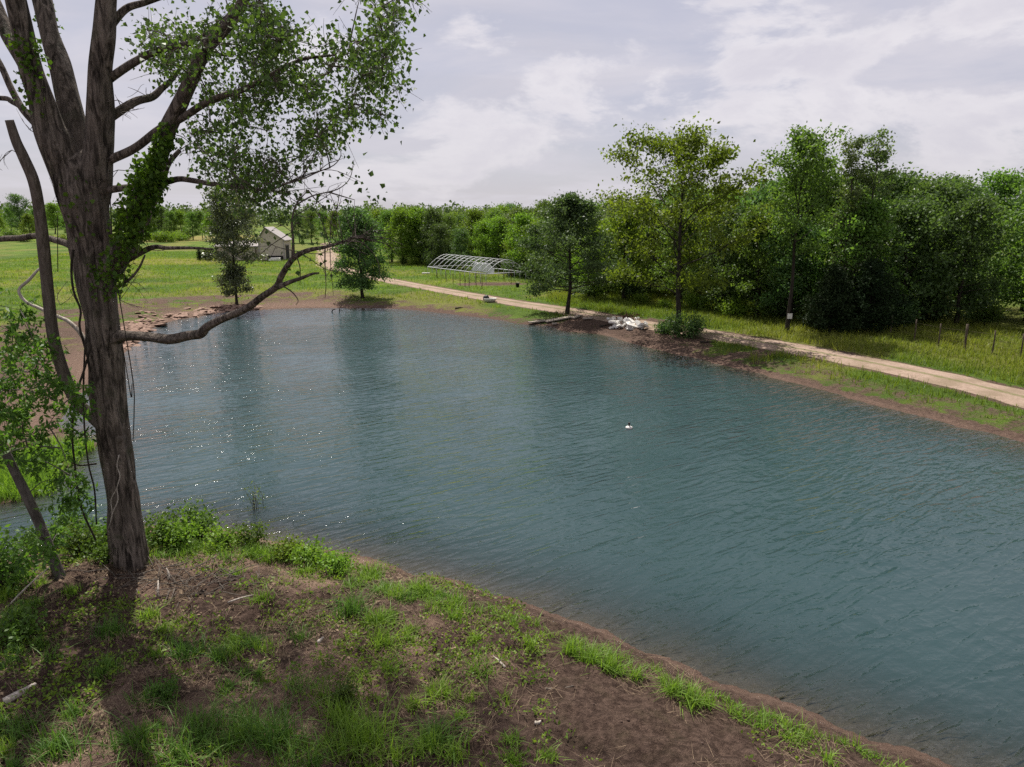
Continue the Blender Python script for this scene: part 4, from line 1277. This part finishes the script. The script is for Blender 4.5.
    spots = [(98, 548, 1.2, 0, 'dark leafy weed clump against the left foot of the cottonwood'), (110, 560, .9, 0, 'low dark weed clump in front of the cottonwood foot'), (84, 556, .9, 2, 'tall pale weed between the leaning young tree and the cottonwood'), (160, 545, 1.2, 0, 'dark weed clump against the right foot of the cottonwood'), (178, 548, 1.1, 1, 'bright weed clump second to the right of the cottonwood'),
             (200, 540, 1.1, 2, 'tall weed clump at the water right of the cottonwood'), (225, 548, .9, 1, 'bright low weed clump on the bank edge above the brush pile'), (252, 548, .8, 2, 'upright weed at the bank edge below the reed stems'), (285, 560, .9, 1, 'bright weed clump midway along the bank edge'), (310, 566, 1.0, 1, 'rounded bright weed clump at the bank edge before the bare shore'), (340, 574, .9, 1, 'last bright weed clump along the bank edge'),
             (8, 590, 1.3, 2, 'tall pale weed bush at the left edge of the near bank'), (40, 550, 1.0, 0, 'dark weed bush at the water behind the leaning young tree'), (18, 640, .9, 0, 'dark weed clump left of the bare brown soil'), (70, 530, .9, 2, 'loose weed in the shallows left of the cottonwood'), (345, 705, .5, 2, 'pale broad-leaved weed standing above the big front grass tuft'), (167, 700, .42, 2, 'pale broad-leaved weed in the shade of the near bank')]
    for i, (a, b, sc, j, lab) in enumerate(spots):
        p = ground(a, b)
        plant_bush('weed_plant', bm[j], p, lab, 'weed', 'leafy weeds on the near bank', rg.uniform(0, 6.28), sc)
    # sticks and bleached wood pieces
    brush = MB()
    c = ground(188, 584)
    for _ in range(110):
        p = c + rg.normal(size=3) * [.75, .42, 0]; p[2] = gz(p[0], p[1]) + rg.uniform(.0, .16)
        az = rg.uniform(0, 6.28); L = rg.uniform(.2, .8); e = p + np.array([cos(az) * L, sin(az) * L, rg.normal(0, .06)])
        brush.tube([p, (p + e) / 2 + rg.normal(0, .03, 3), e], [.010, .008, .003], 4, 2)
    tag(brush.build('brush_pile', M['deadwood']), 'low tangle of dead grey brush right of the cottonwood foot', 'brush pile', kind='stuff')
    for i, (a, b, L, az, rr, lab) in enumerate(((158, 596, .26, 1.9, .022, 'pale split wood piece standing in the brush pile'), (170, 580, .24, 2.3, .018, 'pale split wood piece leaning behind the brush pile'), (228, 604, .4, .5, .014, 'pale stick lying flat below the right side of the brush pile'), (95, 628, .3, -.2, .018, 'bleached stick lying among dark soil and grass'),
                                                (318, 645, .14, 1.2, .026, 'white wood chip lying right of centre on the near bank'), (5, 705, .38, 1.1, .05, 'pale broken stump end at the left edge of the near bank'), (8, 607, .9, .3, .016, 'long pale branch lying below the leaning young tree, partly in weeds'), (545, 690, .4, .1, .02, 'dark stick lying on bare soil'), (505, 668, .3, 2.2, .016, 'thin crooked stick lying beside sparse grass'), (535, 724, .08, .4, .03, 'small pale chip on the bare soil slope'))):
        p = ground(a, b)
        mb = MB(); d = np.array([cos(az), sin(az), .9 if 'standing' in lab or 'leaning' in lab else .06])
        d = unit(d)
        mb.tube([(0, 0, .0), d * L * .5 + rg.normal(0, .02, 3), d * L], [rr, rr * .9, rr * .35], 6, 3, .15, i)
        o = mb.build('wood_piece', M['deadwood' if 'dark' in lab else 'white_wood']); o.location = (p[0], p[1], p[2] + rr * .7)
        tag(o, lab, 'stick')
    # stones
    base = []
    for k in range(4):
        r2 = np.random.default_rng(400 + k)
        mb = MB(); prof = [(.25, -.3), (.75, -.22), (1, .0), (.85, .25), (.5, .42), (.12, .46)]
        mb.lathe(prof, 9)
        V = mb.v[0]; V *= 1 + r2.uniform(-.22, .22, V.shape)
        V[:, 0] *= r2.uniform(.8, 1.4); V[:, 2] *= r2.uniform(.55, .9)
        o = mb.build('rock', M['rock'], None, False); base.append(o)
    # soil clods and pebbles near the camera (not countable)
    mbp = MB(); n = 0
    Vs, Fs = [], []
    cnt = 450
    X = rg.uniform(-8, 5.5, cnt); Y = rg.uniform(6, 13, cnt); sd = signed(X, Y)
    ok = (sd > -.3) & (near_mask(X, Y) > .5) & ((X > -2.5) | (rg.uniform(0, 1, cnt) < .3)); X, Y, sd = X[ok], Y[ok], sd[ok]
    Z = height(X, Y, sd)
    cube = np.array([[x, y, z] for z in (-1, 1) for y in (-1, 1) for x in (-1, 1)], float)
    fq = np.array([(0, 2, 3, 1), (4, 5, 7, 6), (0, 1, 5, 4), (2, 6, 7, 3), (0, 4, 6, 2), (1, 3, 7, 5)])
    s = rg.uniform(.006, .02, len(X)) * (1 + 1.0 * (rg.uniform(0, 1, len(X)) < .06))
    V = np.c_[X, Y, Z][:, None, :] + cube[None] * s[:, None, None] * rg.uniform(.4, 1.1, (len(X), 8, 3))
    Fc = (np.arange(len(X)) * 8)[:, None, None] + fq[None]
    o = obj('pebbles', mesh_np('pebbles', V.reshape(-1, 3), Fc.reshape(-1, 4), M['clod']))
    tag(o, 'small clods and pebbles scattered on the bare near bank', 'pebbles', kind='stuff')
    return base

def build_rocks(base):
    rg = np.random.default_rng(44)
    line = [(124, 349), (136, 338), (148, 328), (160, 322), (175, 317), (197, 314), (222, 310), (240, 308), (256, 307.5)]
    L = polyline_smooth([flat(a, b, .15)[:2] for a, b in line], 6)
    first = [True] * 4
    n = 0
    for i in range(280):
        f = rg.uniform(0, 1) ** 1.1
        k = int(f * (len(L) - 1)); p = L[k] + rg.normal(0, .3, 2)
        inland = abs(rg.normal(0, 1.0 + 1.6 * (1 - f)))
        p = p + np.array([-.75, .65]) * inland * (.75 if f < .5 else .35)
        if signed(p[0:1], p[1:2])[0] < -.35: continue
        j = rg.integers(0, 4)
        o = base[j] if first[j] else base[j].copy()
        if not first[j]: COL.objects.link(o)
        first[j] = False
        s = rg.uniform(.09, .27) * (1.5 if rg.uniform() < .07 else 1)
        o.scale = (s, s, s * rg.uniform(.6, 1)); o.rotation_euler = (rg.normal(0, .2), rg.normal(0, .2), rg.uniform(0, 6.28))
        o.location = (p[0], p[1], max(-.05, gz(p[0], p[1])) + s * .12)
        tag(o, 'pinkish tan rock in the rubble line along the left bank', 'rock', 'rocks along the left bank')

def build_meadow():
    rg = np.random.default_rng(55)
    def scatter(n, xr, yr, cond, hr, wr, mat, name, label, kblade=5):
        X = rg.uniform(*xr, n); Y = yr[0] + (yr[1] - yr[0]) * rg.uniform(0, 1, n)
        sd = signed(X, Y); di, ta, dr = zones(X, Y, sd); rd = line_dist(X, Y, ROAD)
        px = 512 + X / np.maximum(Y, .1) * F
        ok = (sd > 1.0) & (rd > 1.2) & (near_mask(X, Y) < .1) & (di < .30 + rg.uniform(-.25, .3, n)) & (np.abs(px - 512) < 620) & cond(X, Y, sd, rd)
        X, Y, sd, dr, rd = X[ok], Y[ok], sd[ok], dr[ok], rd[ok]
        Pc = np.c_[X, Y, height(X, Y, sd) - .02]
        patch = fbm(X * .3, Y * .3, 3, 71)
        P = np.repeat(Pc, kblade, 0) + rg.normal(size=(len(Pc) * kblade, 3)) * [.12, .12, 0]
        H = np.repeat(rg.uniform(*hr, len(X)) * (.55 + .9 * patch), kblade) * rg.uniform(.6, 1.2, len(P))
        V, Fc, m = blades_arrays(P, H, rg.uniform(*wr, len(P)), rg, .45, 2)
        T = np.clip(np.repeat(dr * .55 + (patch - .5) * .6, kblade) + rg.uniform(0, .35, len(P)), 0, 1)
        tag(obj(name, mesh_np(name, V, Fc, M[mat], attrs={'tint': np.repeat(T, m)})), label, 'grass', kind='stuff')
    scatter(42000, (3, 45), (20, 62), lambda X, Y, sd, rd: sd < 19, (.18, .5), (.02, .045), 'meadow', 'meadow_grass', 'tall yellowing meadow grass between the track and the wood')
    scatter(40000, (-75, 6), (42, 125), lambda X, Y, sd, rd: sd > 2.5, (.10, .34), (.03, .07), 'meadow', 'field_grass', 'bright grass of the field beyond the far end of the pond', 4)
    scatter(9000, (-16, -8), (15, 26), lambda X, Y, sd, rd: sd > .1, (.2, .5), (.015, .03), 'grass', 'bank_grass', 'rank green grass on the spit of the left bank', 6)
    # the grassy spit
    n = 550
    c = np.array([flat(a, b, .25)[:2] for a, b in [(0, 480), (20, 470), (40, 462), (60, 448), (80, 446), (-30, 480), (20, 485), (35, 480)]])
    k = rg.integers(0, len(c), n)
    XY = c[k] + rg.normal(0, .45, (n, 2)); sd = signed(XY[:, 0], XY[:, 1]); ok = sd > -.1; XY, sd = XY[ok], sd[ok]
    P = np.repeat(np.c_[XY, np.maximum(0, height(XY[:, 0], XY[:, 1], sd)) - .02], 14, 0) + rg.normal(size=(len(XY) * 14, 3)) * [.1, .1, 0]
    V, Fc, m = blades_arrays(P, rg.uniform(.2, .5, len(P)), rg.uniform(.015, .03, len(P)), rg, .5, 2)
    tag(obj('spit_grass', mesh_np('spit_grass', V, Fc, M['grass'], attrs={'tint': np.repeat(rg.uniform(.2, 1, len(P)), m)})), 'bright marsh grass on the low spit left of the cottonwood', 'grass', kind='stuff')

# ------------------------------------------------------------------ built things
def build_barn():
    g = ground(270, 260)
    Y = g[1]
    u = pxm(270, 258, Y)
    rz = radians(4)
    root = empty('barn', (g[0], g[1], g[2]), rz, .88)
    tag(root, 'beige metal barn with white roof and low wing, far beyond the pond', 'barn')
    W = 5.6; E = 3.3; A = 5.2; D = 5.0
    # gable block: gable end faces the camera, apex slightly left
    x0, x1 = -1.6, 2.4; xa = -.4
    wall = MB()
    wall.prism([(x0, 0, -.3), (x1, 0, -.3), (x1, 0, E), (xa, 0, A), (x0, 0, E)], (0, D, 0))
    w = wall.build('wall', M['barn_wall'], root, False)
    roof = MB()
    th = .12
    for (xe) in (x1 + .35, x0 - .35):
        ze = E - (A - E) / (x1 - xa) * .35
        roof.prism([(xa, -.35, A + .02), (xe, -.35, ze + .02), (xe, -.35, ze + .02 + th), (xa, -.35, A + .02 + th)], (0, D + .7, 0))
    roof.build('roof', M['barn_roof'], root, False)
    for x in (x0 - .03, x1 + .03):
        MB().box((x, -.03, E / 2), (.14, .14, E)).build('corner_trim', M['barn_roof'], root, False)
    d = MB().box((x1 + .02, 2.2, 1.2), (.06, 2.2, 2.2)).build('door', M['dark'], root, False)
    MB().box((x1 + .06, 2.2, 2.4), (.1, 2.5, .14)).build('door_track', M['barn_roof'], root, False)
    MB().box((.9, -.02, .25), (2.6, .05, .9)).build('base_panel', M['dark'], root, False)
    # low wing
    MB().box((-5.2, 2.0, .95), (6.8, 3.4, 2.5)).build('wing_wall', M['barn_wall'], root, False)
    MB().prism([(-8.9, -.1, 2.15), (-1.7, -.1, 2.15), (-1.7, 3.9, 2.9), (-8.9, 3.9, 2.9)], (0, 0, .12)).build('wing_roof', M['barn_roof'], root, False)
    win = MB().box((-5.6, .28, 1.2), (1.1, .06, .9)).build('window', M['dark'], root, False)
    MB().box((-5.6, .25, .7), (1.3, .1, .1)).build('sill', M['post'], win, False)
    for x in (-8.6, -2.2):
        MB().box((x, .0, 1.0), (.16, .16, 2.3)).build('porch_post', M['post'], root, False)
    # white stacked sheets in front
    p = ground(275, 261)
    o = MB().box((0, 0, .2), (1.6, .7, .3), .1, .03, .1, rng).box((.1, .05, .42), (1.3, .6, .12), -.1, .0, .1, rng).build('sheet_stack', M['white'], None, False)
    o.location = p; tag(o, 'low white stack on the grass in front of the barn', 'stack')

def build_hoops():
    L1 = ground(428, 275.5); R1 = ground(486, 284)
    ax = R1 - L1; ax[2] = 0; Ln = np.linalg.norm(ax); ax = ax / Ln
    wd = np.array([-ax[1], ax[0], 0])
    if wd[1] < 0: wd = -wd
    W = 4.7
    root = empty('hoop_house', L1, 0)
    tag(root, 'uncovered hoop house of bare silver arches in front of the wood', 'hoop house')
    def loc(s, w, z):
        return ax * s + wd * w + np.array([0, 0, z])
    n = 13
    E, A = .95, 1.3
    for i in range(n):
        s = Ln * i / (n - 1)
        mb = MB()
        pts = [loc(s, W * t, E + A * (1 - abs(2 * t - 1) ** 1.7)) for t in np.linspace(0, 1, 17)]
        mb.tube(pts, [.036] * 17, 8)
        h = mb.build('hoop', M['steel'], root)
        for w in (0, W):
            MB().tube([loc(s, w, -.15), loc(s, w, E + .05)], [.024] * 2, 7).build('leg', M['steel'], h)
    for t in (0, .25, .5, .75, 1):
        z = E + A * (1 - abs(2 * t - 1) ** 1.7)
        MB().tube([loc(0, W * t, z), loc(Ln, W * t, z)], [.022 if 0 < t < 1 else .045] * 2, 7).build('rail', M['steel'], root)
    for s in (0, Ln):
        MB().tube([loc(s, 0, E), loc(s, W, E)], [.045] * 2, 7).build('end_beam', M['steel'], root)
    # gathered film inside
    rg = np.random.default_rng(66)
    nu, nv = 60, 12
    V = []
    for iu in range(nu):
        for iv in range(nv):
            u_, v_ = iu / (nu - 1), iv / (nv - 1)
            topz = 1.35 + .45 * vnoise(u_ * 6, 1.5, 3) - .5 * abs(2 * u_ - 1) ** 3
            z = .7 + (topz - .7) * v_ - .25 * vnoise(u_ * 9, .5, 4) * (1 - v_)
            w_ = W * .75 + .35 * (vnoise(u_ * 16, v_ * 1.6, 6) - .5) + .12 * (vnoise(u_ * 40, v_ * 5, 7) - .5)
            V.append(loc(Ln * (.30 + .36 * u_), w_, z))
    i_ = np.arange(nu - 1)[:, None] * nv + np.arange(nv - 1)[None]
    Fq = np.stack([i_, i_ + 1, i_ + nv + 1, i_ + nv], -1).reshape(-1, 4)
    o = obj('plastic_film', mesh_np('plastic_film', np.array(V), Fq, M['film'], True)); o.location = L1
    md = o.modifiers.new('thick', 'SOLIDIFY'); md.thickness = .02
    tag(o, 'bunched white plastic film hanging inside the hoop house', 'plastic film')
    # garden stakes on the track side
    k = 0
    for (a, b, h) in ((446, 282, 1.1), (453, 284, 1.0), (460, 285.5, 1.2), (465, 287, 1.0), (469, 287.5, 1.0), (476, 287, 1.3), (482, 289, 1.3), (437, 279, .9), (504, 281, 1.0), (511, 284, 1.5)):
        p = ground(a, b)
        mb = MB().tube([(0, 0, -.2), (.02, .0, h * .5), (.0, .02, h)], [.035, .032, .03], 6)
        o = mb.build('garden_stake', M['rust']); o.location = p
        tag(o, 'thin rusty stake in the garden bed before the hoop house', 'stake', 'garden stakes before the hoop house')
    # pale pipe, bucket and tub
    p = ground(426, 274)
    o = MB().tube([(-.45, 0, .08), (0, .02, .09), (.45, 0, .08)], [.09] * 3, 10, 3).build('pipe', M['white']); o.location = p
    tag(o, 'short white pipe lying on grass at the left end of the hoop house', 'pipe')
    p = ground(517.5, 287)
    mb = MB(); mb.lathe([(.15, 0), (.19, .36), (.21, .36), (.21, .39), (.185, .39), (.14, .04)], 16)
    r = empty('bucket', p); tag(r, 'black bucket on the bare bed right of the hoop house', 'bucket')
    mb.build('body', M['black'], r)
    MB().tube([(.2 * cos(t), .03, .38 + .17 * sin(t)) for t in np.linspace(0, pi, 9)], [.008] * 9, 5).build('handle', M['steel'], r)
    p = ground(490, 302)
    r = empty('tub', p, .25); tag(r, 'small white tub heaped with black stuff on the grass by the shore', 'tub')
    mb = MB(); n_ = 22; t = np.arange(n_) * 2 * pi / n_
    V = []; 
    for (k_, z) in ((.72, 0.02), (.95, .2), (1.06, .30), (1.0, .31), (.9, .2), (.66, .07)):
        V.append(np.c_[.52 * k_ * np.sign(np.cos(t)) * np.abs(np.cos(t)) ** .7, .34 * k_ * np.sign(np.sin(t)) * np.abs(np.sin(t)) ** .7, np.full(n_, z)])
    V = np.concatenate(V)
    Fc = [(i * n_ + j, i * n_ + (j + 1) % n_, (i + 1) * n_ + (j + 1) % n_, (i + 1) * n_ + j) for i in range(5) for j in range(n_)]
    Fc += [tuple(range(n_))[::-1], tuple(5 * n_ + j for j in range(n_))]
    mb.add(V, Fc); mb.build('body', M['white'], r)
    mb = MB(); mb.lathe([(.12, 0), (.24, .08), (.27, .2), (.2, .34), (.07, .42)], 12, (-.3, .02, .12)); v = mb.v[0]; v += rg.normal(0, .02, v.shape)
    mb.build('load', M['black'], r)

def build_shore_things():
    rg = np.random.default_rng(88)
    # planks
    for (a0, b0, a1, b1, w, lab) in ((529, 324.5, 545, 321.8, .35, 'weathered plank with one end in the water, leftmost of the planks'), (545, 323, 571, 318, .5, 'long weathered plank sloping from the bank to the water'), (573, 319.5, 581, 316.5, .3, 'short pale board beside the round tree trunk'), (583, 319.8, 593, 319.5, .42, 'pale flat board lying alone on dark soil'), (552, 325.5, 557, 324.8, .3, 'small pale board at the water edge below the long plank')):
        p, q = ground(a0, b0), ground(a1, b1)
        p[2] = max(p[2], .05); q[2] = max(q[2], .05)
        d = q - p; L = np.linalg.norm(d[:2]); c = (p + q) / 2
        o = MB().box((0, 0, 0), (L, w, .08), 0, 0, .04, rg).build('plank', M['plank'], None, False, .01)
        o.location = (c[0], c[1], c[2] + .10); o.rotation_euler = (0, -math.atan2(d[2], L), math.atan2(d[1], d[0]))
        tag(o, lab, 'plank', 'planks on the far shore')
    # white rubble pile: slabs and blocks
    for i in range(26):
        a = rg.uniform(609, 646); b = 329.5 - abs(rg.normal(0, 3.2)) + (a - 610) * .02
        p = ground(a, b)
        s = rg.uniform(.14, .34)
        o = MB().box((0, 0, 0), (s * 1.7, s * rg.uniform(.7, 1.2), s * rg.uniform(.4, .9)), 0, 0, .3, rg).build('rubble_block', M['white'], None, False, .015)
        o.location = (p[0], p[1], p[2] + rg.uniform(.05, .42)); o.rotation_euler = (rg.normal(0, .5), rg.normal(0, .5), rg.uniform(0, 6))
        tag(o, 'broken white block in the rubble heap on the far shore', 'rubble', 'white blocks of the rubble heap')
    p = ground(628, 321)
    mb = MB()
    for _ in range(60):
        q = rg.normal(size=3) * [.35, .25, .1] + [0, 0, .25]; d = unit(rg.normal(size=3) * [1, 1, .5]) * rg.uniform(.2, .5)
        mb.tube([q, q + d * .5 + rg.normal(0, .03, 3), q + d], [.025, .02, .008], 5, 2)
    o = mb.build('root_clump', M['rust']); o.location = p; tag(o, 'reddish brown root clump behind the white rubble heap', 'roots')
    # dark driftwood on the same bank
    for (a, b, L, az, lab) in ((655, 333, 1.6, .1, 'dark stick lying between the rubble heap and the shrub'), (600, 327, 1.1, .3, 'dark stick on wet soil left of the rubble heap'), (700, 343, 1.3, -.3, 'dark stick lying below the tall open tree'), (455, 309, .8, .1, 'dark driftwood lump at the water edge of the far shore')):
        p = ground(a, b)
        o = MB().tube([(0, 0, .05), (cos(az) * L / 2, sin(az) * L / 2, .1), (cos(az) * L, sin(az) * L, .04)], [.06, .05, .02], 6, 3, .15, 4).build('driftwood', M['dark_bark']); o.location = p
        tag(o, lab, 'driftwood')
    # float on the water
    p = flat(629, 428.5, 0)
    r = empty('buoy', (p[0], p[1], 0)); tag(r, 'small white float with a black stem, alone on the open water', 'float')
    MB().lathe([(.04, -.04), (.095, -.02), (.12, .03), (.11, .06), (.06, .085), (.025, .09)], 20).build('body', M['white'], r)
    MB().lathe([(.025, .07), (.028, .15), (.042, .16), (.042, .20), (.015, .22)], 10).build('stem', M['black'], r)
    # snags standing in the water by the far shore
    p = flat(335, 312, 0)
    o = MB().tube([(-.25, 0, -.2), (-.2, 0, .1), (-.05, 0, .2), (.1, 0, .22)], [.05, .045, .04, .015], 6, 3).tube([(.3, .05, -.2), (.34, .05, .2), (.3, .05, .3)], [.04, .03, .012], 6, 3).build('snag', M['dark_bark']); o.location = p
    tag(o, 'dark crooked snag poking out of the water near the far shore', 'snag')
    # reed stems by the near bank
    p = flat(256, 512, -.1); mb = MB()
    for k in range(9):
        q = rg.normal(size=3) * [.12, .12, 0]; mb.tube([q, q + [rg.normal(0, .04), rg.normal(0, .04), .3], q + [rg.normal(0, .1), rg.normal(0, .1), rg.uniform(.4, .75)]], [.007, .006, .003], 4, 2)
    r = empty('reed_plant', p); tag(r, 'thin reed stems standing in the water off the near bank', 'reeds')
    mb.build('stems', M['deadwood'], r)
    obj('leaves', leaf_mesh('reed_leaves', rg.normal(size=(60, 3)) * [.12, .12, .15] + [0, 0, .45], rng.uniform(.05, .1, 60), .025, M['grass'], rg), r)
    # wire fence at the wood edge
    pts = [(890, 336), (914, 341), (938, 346), (964, 350), (992, 354), (1020, 358), (1050, 363), (1085, 369)]
    G = [ground(a, b) for a, b in pts]
    root = empty('wire_fence', G[0]); tag(root, 'wire fence on thin dark posts in long grass before the wood', 'fence')
    for i, g in enumerate(G):
        h = 1.15 if i != 3 else 1.3; rr = .035 if i != 3 else .06
        MB().tube([(0, 0, -.3), (.01, 0, h * .5), (0, .01, h)], [rr] * 3, 7, 2).build('post', M['post'], root).location = g - G[0]
    for z in (.35, .65, .95):
        MB().tube([g - G[0] + [0, 0, z + .02 * (i % 2)] for i, g in enumerate(G)], [.004] * len(G), 4).build('wire', M['post'], root)

build_light()
build_terrain()
build_named_trees()
build_forest()
build_cottonwood()
build_sapling()
_base = build_foreground()
build_rocks(_base)
build_meadow()
build_barn()
build_hoops()
build_shore_things()
